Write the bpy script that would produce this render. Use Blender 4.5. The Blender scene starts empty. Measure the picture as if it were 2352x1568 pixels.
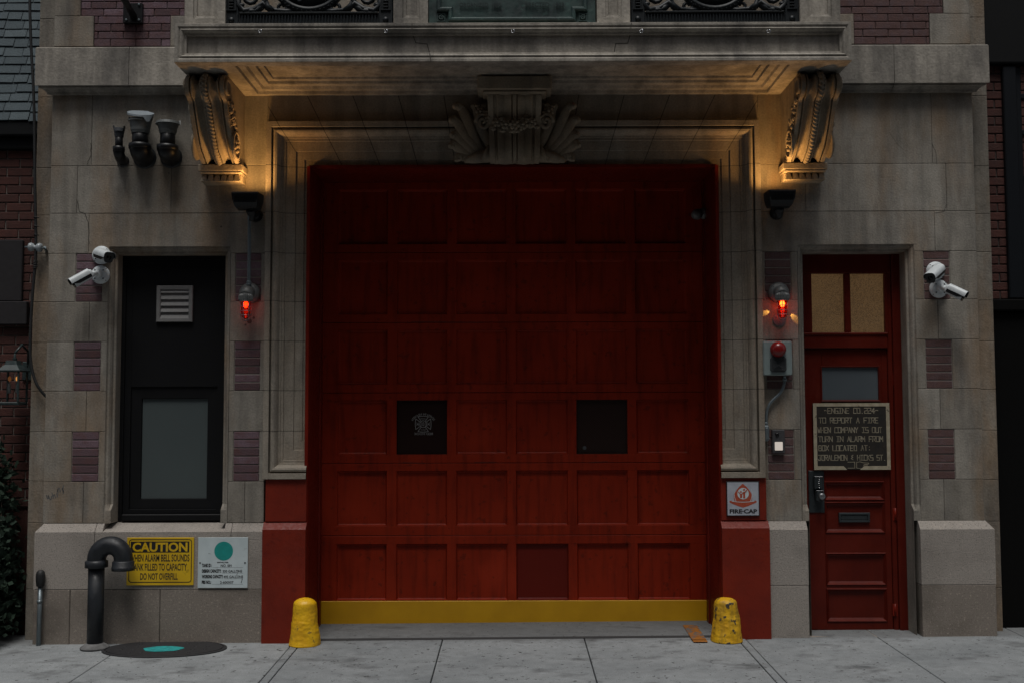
import bpy, bmesh, math, random
from mathutils import Vector, Matrix
random.seed(7)
R = math.radians
S = bpy.context.scene
COL = S.collection

# ------------------------------------------------------------------ camera, world, sun, exposure
CAM_D, CAM_Z, PITCH, ROLL, FPX = 8.6, 1.784, R(3.55), R(-0.17), 2494.0
cam_d = bpy.data.cameras.new("camera")
cam_d.sensor_width = 36.0
cam_d.lens = 36.0 * FPX / 2352.0
cam_d.clip_end = 500
cam = bpy.data.objects.new("camera", cam_d)
COL.objects.link(cam)
CAMROT = Matrix.Rotation(math.pi / 2 + PITCH, 3, 'X') @ Matrix.Rotation(ROLL, 3, 'Z')
cam.location = (0, -CAM_D, CAM_Z)
cam.rotation_euler = CAMROT.to_euler()
S.camera = cam

SUN_EL, SUN_AZ = R(70), R(-6)          # an overcast sky, brightest high above the street
world = bpy.data.worlds.new("World")
S.world = world
world.use_nodes = True
wn = world.node_tree
bg = wn.nodes["Background"]
sky = wn.nodes.new("ShaderNodeTexSky")
sky.sky_type = 'NISHITA'
sky.sun_disc = False
sky.sun_elevation = SUN_EL
sky.sun_rotation = math.pi - SUN_AZ
sky.air_density = 1.0
sky.dust_density = 3.0
hs = wn.nodes.new("ShaderNodeHueSaturation")
hs.inputs["Saturation"].default_value = 0.42
wn.links.new(sky.outputs[0], hs.inputs["Color"])
wn.links.new(hs.outputs[0], bg.inputs[0])
bg.inputs[1].default_value = 0.05
sun_d = bpy.data.lights.new("sun", 'SUN')
sun_d.energy = 1.5
sun_d.angle = R(24)
sun_d.color = (1.0, 0.97, 0.93)
sun = bpy.data.objects.new("sun", sun_d)
COL.objects.link(sun)
sd = Vector((math.sin(SUN_AZ) * math.cos(SUN_EL), -math.cos(SUN_AZ) * math.cos(SUN_EL), math.sin(SUN_EL)))
sun.rotation_euler = sd.to_track_quat('Z', 'Y').to_euler()
sun.location = sd * 30
S.view_settings.view_transform = 'Standard'
S.view_settings.look = 'None'
S.view_settings.exposure = 0.28
S.view_settings.gamma = 1.0
S.render.film_transparent = False

# ------------------------------------------------------------------ measuring helpers (photo survey -> metres on a plane y)
def W(px, py, y=0.0):
    d = CAMROT @ Vector((px - 1176, 784 - py, -FPX))
    t = (y + CAM_D) / d.y
    return d.x * t, CAM_Z + d.z * t
def X(px, py, y=0.0): return W(px, py, y)[0]
def Z(px, py, y=0.0): return W(px, py, y)[1]
def gz(x, y):                          # height of the pavement
    return 0.0058 * x + (0.018 * y if y < 0 else 0.0)

# ------------------------------------------------------------------ mesh builder
class MB:
    def __init__(s):
        s.v, s.f, s.t, s.m, s.s = [], [], [], [], []
        s.T = None
    def add(s, vs, fs, tone=0.5, mat=0, smooth=False):
        o = len(s.v)
        for p in vs:
            p = Vector(p)
            s.v.append(s.T @ p if s.T else p)
        for f in fs:
            s.f.append([i + o for i in f])
            s.t.append(tone); s.m.append(mat); s.s.append(smooth)
    def box(s, x0, x1, y0, y1, z0, z1, b=0.0, tone=0.5, mat=0):
        c = ((x0 + x1) / 2, (y0 + y1) / 2, (z0 + z1) / 2)
        h = (abs(x1 - x0) / 2, abs(y1 - y0) / 2, abs(z1 - z0) / 2)
        b = min(b, min(h) * 0.9)
        sg = [(a, bb, cc) for a in (-1, 1) for bb in (-1, 1) for cc in (-1, 1)]
        if b <= 0:
            vs = [(c[0] + q[0] * h[0], c[1] + q[1] * h[1], c[2] + q[2] * h[2]) for q in sg]
            s.add(vs, [(0, 1, 3, 2), (4, 6, 7, 5), (0, 4, 5, 1), (2, 3, 7, 6), (0, 2, 6, 4), (1, 5, 7, 3)], tone, mat)
            return
        vs, ix = [], {}
        for q in sg:
            for ax in range(3):
                p = [c[k] + q[k] * (h[k] - (0 if k == ax else b)) for k in range(3)]
                ix[(q, ax)] = len(vs); vs.append(p)
        fs = []
        for ax in range(3):
            o1, o2 = [k for k in range(3) if k != ax]
            for sn in (-1, 1):
                loop = []
                for a, bb in ((-1, -1), (1, -1), (1, 1), (-1, 1)):
                    q = [0, 0, 0]; q[ax] = sn; q[o1] = a; q[o2] = bb
                    loop.append(ix[(tuple(q), ax)])
                fs.append(loop)
        for ax in range(3):                      # edges parallel to ax
            o1, o2 = [k for k in range(3) if k != ax]
            for a in (-1, 1):
                for bb in (-1, 1):
                    q0 = [0, 0, 0]; q0[o1] = a; q0[o2] = bb
                    q1 = list(q0); q0[ax] = -1; q1[ax] = 1
                    q0, q1 = tuple(q0), tuple(q1)
                    fs.append([ix[(q0, o1)], ix[(q1, o1)], ix[(q1, o2)], ix[(q0, o2)]])
        for q in sg:
            fs.append([ix[(q, 0)], ix[(q, 1)], ix[(q, 2)]])
        s.add(vs, fs, tone, mat)
    def block(s, x0, x1, z0, z1, y=0.0, depth=0.14, gap=0.0013, b=0.003, tone=None, mat=0, backing=1):
        """an ashlar block: chamfered face, joint recess behind it"""
        tone = random.uniform(0.15, 0.85) if tone is None else tone
        if backing is not None:
            s.add([(x0, y + .007, z0), (x1, y + .007, z0), (x1, y + .007, z1), (x0, y + .007, z1)], [(0, 1, 2, 3)], .5, backing)
        x0 += gap; x1 -= gap; z0 += gap; z1 -= gap
        r = lambda d, yy: [(x0 + d, yy, z0 + d), (x1 - d, yy, z0 + d), (x1 - d, yy, z1 - d), (x0 + d, yy, z1 - d)]
        vs = r(b, y) + r(0, y + b) + r(0, y + depth)
        fs = [(0, 1, 2, 3)]
        for k in (0, 4):
            for i in range(4):
                j = (i + 1) % 4
                fs.append((k + i, k + 4 + i, k + 4 + j, k + j))
        s.add(vs, fs, tone, mat)
    def poly(s, pts, y0, y1, tone=0.5, mat=0):
        """outline in x,z pushed from y0 back to y1"""
        n = len(pts)
        vs = [(p[0], y0, p[1]) for p in pts] + [(p[0], y1, p[1]) for p in pts]
        fs = [list(range(n)), list(range(2 * n - 1, n - 1, -1))] + [(i, i + n, (i + 1) % n + n, (i + 1) % n) for i in range(n)]
        s.add(vs, fs, tone, mat)
    def tube(s, pts, r, seg=10, caps=True, tone=0.5, mat=0, smooth=True, flat=1.0, twist=None):
        pts = [Vector(p) for p in pts]
        n = len(pts)
        rr = r if isinstance(r, (list, tuple)) else [r] * n
        tg = []
        for i in range(n):
            a = pts[max(0, i - 1)]; b = pts[min(n - 1, i + 1)]
            tg.append((b - a).normalized())
        up = Vector((0, 0, 1)) if abs(tg[0].z) < 0.9 else Vector((1, 0, 0))
        nrm = (up - tg[0] * up.dot(tg[0])).normalized()
        vs = []
        run = 0.0
        for i in range(n):
            if i:
                nrm = (nrm - tg[i] * nrm.dot(tg[i])).normalized()
                run += (pts[i] - pts[i - 1]).length
            bi = tg[i].cross(nrm)
            for k in range(seg):
                a = 2 * math.pi * k / seg
                q = rr[i]
                if twist:
                    q = q * (1 + twist[0] * math.sin(2 * a + run * twist[1]))
                vs.append(pts[i] + nrm * math.cos(a) * q + bi * math.sin(a) * q * flat)
        fs = []
        for i in range(n - 1):
            for k in range(seg):
                j = (k + 1) % seg
                fs.append((i * seg + k, i * seg + j, (i + 1) * seg + j, (i + 1) * seg + k))
        s.add(vs, fs, tone, mat, smooth)
        if caps:
            o = len(s.v) - n * seg
            s.f.append([o + k for k in range(seg)][::-1]); s.f.append([o + (n - 1) * seg + k for k in range(seg)])
            s.t += [tone] * 2; s.m += [mat] * 2; s.s += [False] * 2
    def lathe(s, prof, c, axis=(0, 0, 1), seg=24, tone=0.5, mat=0, smooth=True, ribs=None):
        """prof: (radius, height along axis)"""
        ax = Vector(axis).normalized()
        u = (Vector((1, 0, 0)) if abs(ax.x) < .9 else Vector((0, 0, 1)))
        u = (u - ax * u.dot(ax)).normalized(); w = ax.cross(u)
        c = Vector(c); vs = []
        for ri, h in prof:
            for k in range(seg):
                a = 2 * math.pi * k / seg
                q = ri * (1 + ribs * (k % 2)) if ribs else ri
                vs.append(c + ax * h + u * math.cos(a) * q + w * math.sin(a) * q)
        fs = []
        for i in range(len(prof) - 1):
            for k in range(seg):
                j = (k + 1) % seg
                fs.append((i * seg + k, i * seg + j, (i + 1) * seg + j, (i + 1) * seg + k))
        s.add(vs, fs, tone, mat, smooth)
        o = len(s.v) - len(prof) * seg
        for i in (0, len(prof) - 1):
            if prof[i][0] > 1e-5:
                s.f.append([o + i * seg + k for k in range(seg)]); s.t.append(tone); s.m.append(mat); s.s.append(False)
    def ball(s, c, r, sub=2, sc=(1, 1, 1), tone=0.5, mat=0):
        bm = bmesh.new()
        bmesh.ops.create_icosphere(bm, subdivisions=sub, radius=r)
        s.add([(c[0] + v.co.x * sc[0], c[1] + v.co.y * sc[1], c[2] + v.co.z * sc[2]) for v in bm.verts],
              [[v.index for v in f.verts] for f in bm.faces], tone, mat, True)
        bm.free()
    def rows(s, rows, close=False, tone=0.5, mat=0, smooth=False):
        """skin between rows of points"""
        n = len(rows[0]); vs = [p for r_ in rows for p in r_]; fs = []
        for i in range(len(rows) - 1):
            for k in range(n if close else n - 1):
                j = (k + 1) % n
                fs.append((i * n + k, i * n + j, (i + 1) * n + j, (i + 1) * n + k))
        s.add(vs, fs, tone, mat, smooth)
    def nest(s, x0, x1, z0, z1, prof, fill=False, tone=0.5, mat=0, plane='xz'):
        """closed rectangular moulding, prof = (inset, depth)"""
        rs = []
        for u, y in prof:
            q = [(x0 + u, z0 + u), (x1 - u, z0 + u), (x1 - u, z1 - u), (x0 + u, z1 - u)]
            rs.append([(a, y, b) if plane == 'xz' else (a, b, y) for a, b in q])
        s.rows(rs, True, tone, mat)
        if fill:
            s.add(rs[-1], [(0, 1, 2, 3)], tone, mat)
    def arch(s, x0, x1, zb, zt, prof, tone=0.5, mat=0):
        """moulding up one side, over the head and down the other"""
        s.rows([[(x0 + u, y, zb), (x0 + u, y, zt - u), (x1 - u, y, zt - u), (x1 - u, y, zb)] for u, y in prof], False, tone, mat)
    def line(s, pts, w, y, tone=0.5, mat=0, step=0.00012):
        for i in range(len(pts) - 1):
            a, b = Vector(pts[i]), Vector(pts[i + 1])
            d = (b - a)
            if d.length < 1e-6: continue
            d.normalize(); n = Vector((-d.y, d.x)) * w / 2; e = d * w * .35
            q = [a - e + n, a - e - n, b + e - n, b + e + n]
            yy = y - step * (i % 3)
            s.add([(p.x, yy, p.y) for p in q], [(0, 1, 2, 3)], tone, mat)
    def disc(s, cx, cz, rx, rz, y, seg=32, tone=0.5, mat=0):
        s.add([(cx + rx * math.cos(2 * math.pi * k / seg), y, cz + rz * math.sin(2 * math.pi * k / seg)) for k in range(seg)],
              [list(range(seg))], tone, mat)
    def build(s, name, mats, parent=None, loc=None):
        me = bpy.data.meshes.new(name)
        me.from_pydata([tuple(p) for p in s.v], [], s.f)
        if not isinstance(mats, (list, tuple)): mats = [mats]
        for m in mats: me.materials.append(m)
        at = me.attributes.new("tone", 'FLOAT', 'FACE')
        at.data.foreach_set("value", s.t)
        me.polygons.foreach_set("material_index", s.m)
        bm = bmesh.new(); bm.from_mesh(me)
        bmesh.ops.recalc_face_normals(bm, faces=bm.faces)
        bm.to_mesh(me); bm.free()
        me.polygons.foreach_set("use_smooth", s.s)
        me.update()
        o = bpy.data.objects.new(name, me)
        COL.objects.link(o)
        if parent: o.parent = parent; o.matrix_parent_inverse = parent_inv(parent)
        return o

def parent_inv(p):
    m = Matrix.Translation(p.location) if p.type == 'EMPTY' else Matrix.Identity(4)
    q = p.parent
    while q:
        if q.type == 'EMPTY' and p.type != 'EMPTY': pass
        q = q.parent
    return WORLD.get(p.name, m).inverted()
WORLD = {}
def tag(o, label, cat, group=None, kind=None):
    o['label'] = label
    if cat: o['category'] = cat
    if group: o['group'] = group
    if kind: o['kind'] = kind
    return o
def thing(name, label, cat, loc, group=None):
    o = bpy.data.objects.new(name, None)
    o.empty_display_size = 0.1
    o.location = loc
    COL.objects.link(o)
    WORLD[o.name] = Matrix.Translation(Vector(loc))
    return tag(o, label, cat, group)
def part_empty(name, parent, loc):
    o = bpy.data.objects.new(name, None)
    o.empty_display_size = 0.1
    COL.objects.link(o)
    o.parent = parent
    o.matrix_parent_inverse = parent_inv(parent)
    o.location = loc
    WORLD[o.name] = Matrix.Translation(Vector(loc))
    return o

# lettering ----------------------------------------------------------------
def glyphs(body, bold=0.0, spacing=1.0):
    cu = bpy.data.curves.new("lettering", 'FONT')
    cu.body = body; cu.size = 1.0; cu.offset = bold; cu.space_character = spacing
    cu.resolution_u = 3; cu.fill_mode = 'FRONT'
    o = bpy.data.objects.new("lettering", cu)
    COL.objects.link(o)
    bpy.context.view_layer.update()
    me = bpy.data.meshes.new_from_object(o.evaluated_get(bpy.context.evaluated_depsgraph_get()))
    vs = [v.co.copy() for v in me.vertices]; fs = [list(p.vertices) for p in me.polygons]
    bpy.data.objects.remove(o); bpy.data.curves.remove(cu); bpy.data.meshes.remove(me)
    return vs, fs
def text(mb, body, x0, x1, z0, z1, y, bold=0.0, mirror=False, mat=0, spacing=1.0, shear=0.0, tone=.5, xf=None):
    vs, fs = glyphs(body, bold, spacing)
    if not vs: return
    a0 = min(v.x for v in vs); a1 = max(v.x for v in vs); b0 = min(v.y for v in vs); b1 = max(v.y for v in vs)
    out = []
    for v in vs:
        u = (v.x - a0) / (a1 - a0); w = (v.y - b0) / (b1 - b0)
        if mirror: u = 1 - u
        p = (x0 + (x1 - x0) * u, z0 + (z1 - z0) * w + shear * u)
        if xf: p = xf(*p)
        out.append((p[0], y, p[1]))
    mb.add(out, fs, tone, mat)

# ------------------------------------------------------------------ materials
def newmat(name):
    m = bpy.data.materials.new(name); m.use_nodes = True
    nt = m.node_tree
    return m, nt, nt.nodes["Principled BSDF"]
def nd(nt, t, **kw):
    n = nt.nodes.new("ShaderNode" + t)
    for k, v in kw.items():
        if k.startswith("i_"):
            n.inputs[k[2:].replace("_", " ")].default_value = v
        else: setattr(n, k, v)
    return n
def lk(nt, a, b): nt.links.new(a, b)
def pos(nt, sc=(1, 1, 1)):
    g = nd(nt, "NewGeometry"); mp = nd(nt, "Mapping")
    mp.inputs["Scale"].default_value = sc
    lk(nt, g.outputs["Position"], mp.inputs["Vector"])
    return mp.outputs[0]
def noise(nt, scale, detail=4, sc=(1, 1, 1), rough=.55):
    n = nd(nt, "TexNoise"); n.inputs["Scale"].default_value = scale; n.inputs["Detail"].default_value = detail
    n.inputs["Roughness"].default_value = rough
    lk(nt, pos(nt, sc), n.inputs["Vector"])
    return n.outputs["Fac"]
def ramp(nt, fac, stops):
    r = nd(nt, "ValToRGB")
    el = r.color_ramp.elements
    while len(el) < len(stops): el.new(0.5)
    for e, (p, c) in zip(el, stops):
        e.position = p; e.color = (c, c, c, 1) if isinstance(c, (int, float)) else (*c, 1)
    lk(nt, fac, r.inputs[0]); return r.outputs[0]
def mixc(nt, fac, a, b, mode='MIX'):
    n = nd(nt, "Mix", data_type='RGBA', blend_type=mode)
    if isinstance(fac, (int, float)): n.inputs[0].default_value = fac
    else: lk(nt, fac, n.inputs[0])
    for k, v in ((6, a), (7, b)):
        if isinstance(v, tuple): n.inputs[k].default_value = (*v, 1)
        else: lk(nt, v, n.inputs[k])
    return n.outputs[2]
def math_(nt, op, a, b=None, c=None):
    n = nd(nt, "Math", operation=op)
    for k, v in enumerate((a, b, c)):
        if v is None: continue
        if isinstance(v, (int, float)): n.inputs[k].default_value = v
        else: lk(nt, v, n.inputs[k])
    return n.outputs[0]
def tone_(nt):
    a = nd(nt, "Attribute", attribute_name="tone"); return a.outputs["Fac"]
def bump(nt, bs, h, strength=.3, dist=.01):
    b = nd(nt, "Bump"); b.inputs["Strength"].default_value = strength; b.inputs["Distance"].default_value = dist
    lk(nt, h, b.inputs["Height"]); lk(nt, b.outputs[0], bs.inputs["Normal"])

def stone(name, dark, light, stain=(.225, .140, .072), stain_amt=.5, joints=None, grain=70, streak=.35):
    m, nt, bs = newmat(name)
    big = noise(nt, 1.7, 6); gr = noise(nt, grain, 3); st = noise(nt, 3.2, 5, (3.0, 3.0, .35)); mid = noise(nt, 9, 5)
    t = math_(nt, 'ADD', math_(nt, 'MULTIPLY', tone_(nt), .55), math_(nt, 'MULTIPLY', ramp(nt, big, [(.3, 0), (.7, 1)]), .45))
    c = mixc(nt, t, dark, light)
    c = mixc(nt, streak, c, mixc(nt, ramp(nt, st, [(.34, .42), (.62, 1.2)]), (0, 0, 0), c), 'MIX')
    s1 = ramp(nt, noise(nt, 1.3, 7, (1.7, 1.7, .6), .62), [(.47, 0), (.64, 1)])
    s2 = ramp(nt, noise(nt, 2.1, 7, (2.6, 2.6, .5), .6), [(.52, 0), (.68, .6)])
    c = mixc(nt, math_(nt, 'MULTIPLY', s1, stain_amt), c, stain)
    c = mixc(nt, s2, c, (.115, .108, .10))
    g = ramp(nt, gr, [(.25, .8), (.75, 1.18)])
    c = mixc(nt, 1.0, c, g, 'MULTIPLY')
    c = mixc(nt, 1.0, c, ramp(nt, mid, [(.3, .86), (.7, 1.1)]), 'MULTIPLY')
    h = math_(nt, 'ADD', gr, math_(nt, 'MULTIPLY', mid, .5))
    if joints:
        g_ = nd(nt, "NewGeometry"); sp = nd(nt, "SeparateXYZ"); lk(nt, g_.outputs["Position"], sp.inputs[0])
        zz = math_(nt, 'SUBTRACT', sp.outputs[2], joints['zc'])
        tt = math_(nt, 'DIVIDE', math_(nt, 'ABSOLUTE', sp.outputs[0]), zz)
        fr = math_(nt, 'FRACT', math_(nt, 'DIVIDE', math_(nt, 'SUBTRACT', tt, joints['t0'] - 10 * joints['dt']), joints['dt']))
        dd = math_(nt, 'MULTIPLY', math_(nt, 'ABSOLUTE', math_(nt, 'SUBTRACT', fr, .5)), math_(nt, 'MULTIPLY', zz, joints['dt']))
        lim = math_(nt, 'SUBTRACT', math_(nt, 'MULTIPLY', zz, joints['dt'] * .5), .0035)
        rad = math_(nt, 'GREATER_THAN', dd, lim)
        up = math_(nt, 'GREATER_THAN', math_(nt, 'SUBTRACT', sp.outputs[2], joints['zl']),
                   math_(nt, 'MAXIMUM', 0.0, math_(nt, 'SUBTRACT', math_(nt, 'ABSOLUTE', sp.outputs[0]), joints['xi'])))
        hor = None
        for z in joints['hz']:
            q = math_(nt, 'LESS_THAN', math_(nt, 'ABSOLUTE', math_(nt, 'SUBTRACT', sp.outputs[2], z)), .0028)
            hor = q if hor is None else math_(nt, 'MAXIMUM', hor, q)
        jm = math_(nt, 'ADD', math_(nt, 'MULTIPLY', rad, up), math_(nt, 'MULTIPLY', hor, math_(nt, 'SUBTRACT', 1.0, up)))
        c = mixc(nt, math_(nt, 'MULTIPLY', jm, .8), c, (.04, .035, .03))
        h = math_(nt, 'SUBTRACT', h, math_(nt, 'MULTIPLY', jm, 1.5))
    lk(nt, c, bs.inputs["Base Color"])
    bs.inputs["Roughness"].default_value = .88
    bs.inputs["Specular IOR Level"].default_value = .25
    bump(nt, bs, h, .5, .006)
    return m
def granite(name, a, b, speck=(.05, .045, .045), stain=.35):
    m, nt, bs = newmat(name)
    f = noise(nt, 120, 2); v = noise(nt, 60, 3); big = noise(nt, 2.0, 6)
    c = mixc(nt, math_(nt, 'ADD', math_(nt, 'MULTIPLY', tone_(nt), .5), math_(nt, 'MULTIPLY', big, .5)), a, b)
    c = mixc(nt, ramp(nt, f, [(.55, 0), (.66, .6)]), c, speck)
    c = mixc(nt, ramp(nt, v, [(.58, 0), (.7, .5)]), c, (.55, .47, .40))
    d = ramp(nt, noise(nt, 2.6, 7), [(.5, 0), (.75, stain)])
    c = mixc(nt, d, c, (.05, .04, .03))
    lk(nt, c, bs.inputs["Base Color"]); bs.inputs["Roughness"].default_value = .8
    bump(nt, bs, math_(nt, 'ADD', f, v), .45, .004)
    return m
def brick(name, a, b, c3):
    m, nt, bs = newmat(name)
    t = tone_(nt)
    n1 = noise(nt, 14, 5); n2 = noise(nt, 90, 3)
    c = mixc(nt, t, a, b)
    c = mixc(nt, ramp(nt, n1, [(.45, 0), (.75, .8)]), c, c3)
    c = mixc(nt, 1.0, c, ramp(nt, n2, [(.3, .75), (.7, 1.2)]), 'MULTIPLY')
    lk(nt, c, bs.inputs["Base Color"]); bs.inputs["Roughness"].default_value = .85
    bump(nt, bs, math_(nt, 'ADD', n1, n2), .5, .006)
    return m
def paint(name, col, dark=None, rough=.45, bumps=.25, scale=6, wear=None, wear_amt=.0, spec=.5, streaks=None, lo=.62):
    m, nt, bs = newmat(name)
    dark = dark or tuple(v * .7 for v in col)
    n1 = noise(nt, scale, 6); n2 = noise(nt, 40, 4)
    c = mixc(nt, ramp(nt, n1, [(.35, 0), (.65, 1)]), dark, col)
    if streaks:
        c = mixc(nt, ramp(nt, noise(nt, 5, 6, (4, 4, .4)), [(.48, 0), (.75, .7)]), c, streaks)
        c = mixc(nt, ramp(nt, noise(nt, 1.3, 7), [(.52, 0), (.75, .6)]), c, tuple(v * 1.5 + .004 for v in col))
    if wear:
        c = mixc(nt, math_(nt, 'MULTIPLY', ramp(nt, noise(nt, 18, 8), [(lo, 0), (lo + .05, 1)]), wear_amt), c, wear)
    lk(nt, c, bs.inputs["Base Color"])
    lk(nt, ramp(nt, n2, [(.3, max(.05, rough - .1)), (.7, min(1, rough + .12))]), bs.inputs["Roughness"])
    bs.inputs["Specular IOR Level"].default_value = spec
    bump(nt, bs, math_(nt, 'ADD', n1, math_(nt, 'MULTIPLY', n2, .4)), bumps, .006)
    return m
def plain(name, col, rough=.5, metal=0.0, spec=.5):
    m, nt, bs = newmat(name)
    c = mixc(nt, ramp(nt, noise(nt, 25, 5), [(.3, 0), (.7, 1)]), tuple(v * .82 for v in col), col)
    lk(nt, c, bs.inputs["Base Color"])
    bs.inputs["Roughness"].default_value = rough; bs.inputs["Metallic"].default_value = metal
    bs.inputs["Specular IOR Level"].default_value = spec
    return m
def glow(name, col, strength, base=(.02, .02, .02)):
    m, nt, bs = newmat(name)
    bs.inputs["Base Color"].default_value = (*base, 1)
    bs.inputs["Emission Color"].default_value = (*col, 1)
    bs.inputs["Emission Strength"].default_value = strength
    return m

ARCH_ZC, ARCH_ZL = 1.0, 3.725
CY = [215, 381, 490, 582, 693, 784, 897, 990, 1105, 1200]
CZ = [Z(400, q) for q in CY]
JOINT_Z = [CZ[1] - .01, CZ[2], CZ[3], CZ[4], CZ[5], CZ[6], CZ[7]]
STONE = stone("limestone", (.18, .160, .132), (.345, .325, .285), stain_amt=.55, streak=.5)
STONE_A = stone("limestone_surround", (.235, .205, .165), (.335, .30, .25), stain_amt=.35,
                joints=dict(zc=ARCH_ZC, t0=.0535, dt=.111, zl=ARCH_ZL, xi=1.613, hz=JOINT_Z))
STONE_B = stone("weathered_limestone", (.26, .24, .205), (.46, .425, .37), stain=(.10, .095, .09), stain_amt=.55, streak=.55, grain=55)
STONE_C = stone("carved_limestone", (.25, .21, .155), (.33, .285, .22), stain_amt=.25)
MORTAR = plain("old_mortar", (.075, .067, .056), .95)
GRANITE = granite("pink_granite", (.265, .24, .212), (.37, .335, .30))
GRANITE_L = granite("dark_base_granite", (.185, .158, .132), (.28, .245, .21), stain=.6)
BRICK_P = brick("purple_brick", (.075, .040, .045), (.165, .110, .135), (.11, .045, .04))
BRICK_P2 = brick("dull_purple_brick", (.085, .042, .038), (.12, .065, .06), (.10, .07, .08))
BRICK_R = brick("red_brick", (.050, .015, .011), (.080, .023, .016), (.038, .014, .011))  # brick darkened so its colour carries the vignette at the frame edges
BMORT = plain("brick_mortar", (.20, .18, .16), .95)
BMORT_D = plain("dark_brick_mortar", (.12, .10, .09), .95)
BMORT_I = plain("pale_inset_mortar", (.26, .235, .21), .95)
RED = paint("red_gloss_paint", (.155, .0105, .0035), (.12, .008, .003), .42, .22, 5, spec=.22, streaks=(.075, .006, .003))
RED_D = paint("garage_door_red", (.27, .0225, .0062), (.225, .018, .005), .45, .14, 3, (.06, .010, .006), .5, .16, (.085, .007, .003))
RED_B = paint("thick_red_masonry_paint", (.185, .0165, .0055), (.15, .0135, .005), .5, .4, 7, (.10, .009, .005), .5, .3)
YELLOW = paint("yellow_kick_paint", (.62, .33, .004), (.54, .28, .003), .5, .1, 4)
YELLOW_B = paint("chipped_yellow_paint", (.80, .47, .006), (.68, .36, .005), .5, 1.0, 9, (.10, .07, .03), .7)
YELLOW_C = paint("worn_yellow_paint", (.74, .43, .006), (.60, .32, .005), .55, 1.0, 9, (.05, .042, .03), 1.0, streaks=(.10, .07, .02), lo=.585)
RED_E = paint("entrance_door_red", (.092, .0085, .0034), (.075, .0066, .0028), .42, .22, 5, spec=.2, streaks=(.065, .006, .003))
BLACK = plain("black_painted_metal", (.008, .009, .011), .42, 0, .35)
BLACK_F = plain("black_window_frame", (.0045, .005, .006), .55, 0, .25)
IRON = plain("dark_cast_iron", (.007, .011, .014), .5, 0, .35)
PIPE = paint("black_pipe_paint", (.014, .017, .022), (.008, .010, .013), .5, .3, 12)
GREY = plain("grey_cast_metal", (.17, .18, .18), .5, .3)
GALV = plain("galvanised_conduit", (.20, .24, .26), .38, .6)
VENTG = plain("grey_vent_plastic", (.18, .18, .18), .6)
WHITE = plain("white_camera_plastic", (.66, .71, .73), .38)
SIGN_W = paint("white_sign_face", (.58, .66, .68), (.50, .58, .60), .4, .03, 8, (.36, .40, .40), .3)
SIGN_Y = paint("yellow_sign_face", (.68, .44, .012), (.58, .36, .010), .4, .03, 5, (.30, .19, .01), .5)
INK = plain("black_sign_ink", (.016, .015, .016), .5)
TEAL = plain("teal_sign_ink", (.012, .30, .27), .5)
TEAL_P = paint("teal_cover_paint", (.02, .36, .35), (.015, .22, .22), .6, .2, 30)
SIGN_O = plain("rust_red_sign_ink", (.42, .075, .035), .5)
BOARD = paint("weathered_black_board", (.020, .015, .010), (.010, .009, .008), .7, .4, 10)
CREAM = paint("flaking_cream_paint", (.42, .37, .27), (.30, .26, .18), .7, .5, 22, (.05, .035, .02), .9)
LETTER = paint("faded_cream_lettering", (.30, .27, .20), (.18, .155, .11), .7, .1, 30, (.03, .025, .02), .6)
VERDI = paint("verdigris_bronze", (.045, .085, .078), (.022, .038, .038), .45, .2, 8, (.10, .20, .17), .25)
CONC = None
SLATE = brick("blue_slate", (.040, .058, .068), (.075, .100, .112), (.055, .075, .085))
BRASSG = plain("satin_grey_steel", (.30, .31, .32), .35, .8)
CHROME = plain("bright_steel", (.65, .66, .68), .2, 1.0)
PLATE = plain("grey_steel_lock_plate", (.045, .055, .060), .45, .5)
PURPLE_PL = plain("mauve_painted_plate", (.20, .165, .18), .55)
RUBBER = plain("black_cable_jacket", (.012, .013, .014), .6)
TREAD = plain("dark_threshold", (.035, .035, .036), .8)
ORANGE = paint("orange_floor_paint", (.34, .125, .012), (.25, .085, .010), .8, .1, 12, (.11, .105, .10), .9, lo=.50)
DARKCORE = plain("dark_core", (.006, .006, .007), .9)
FOL = brick("dark_green_leaves", (.008, .022, .013), (.018, .042, .023), (.012, .03, .016))
BARK = plain("brown_bark", (.06, .045, .03), .9)
BLUEFRAME = plain("dark_navy_wood", (.006, .008, .011), .5, 0, .25)
CERAM = plain("glazed_grey_ceramic", (.34, .38, .40), .18)
COPPER = paint("green_lantern_metal", (.030, .048, .048), (.018, .028, .030), .45, .1, 15)
ASPH = paint("asphalt", (.040, .040, .042), (.028, .028, .030), .9, .6, 30)
BROWNST = plain("grey_brownstone", (.032, .030, .032), .9, 0, .2)

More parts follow.
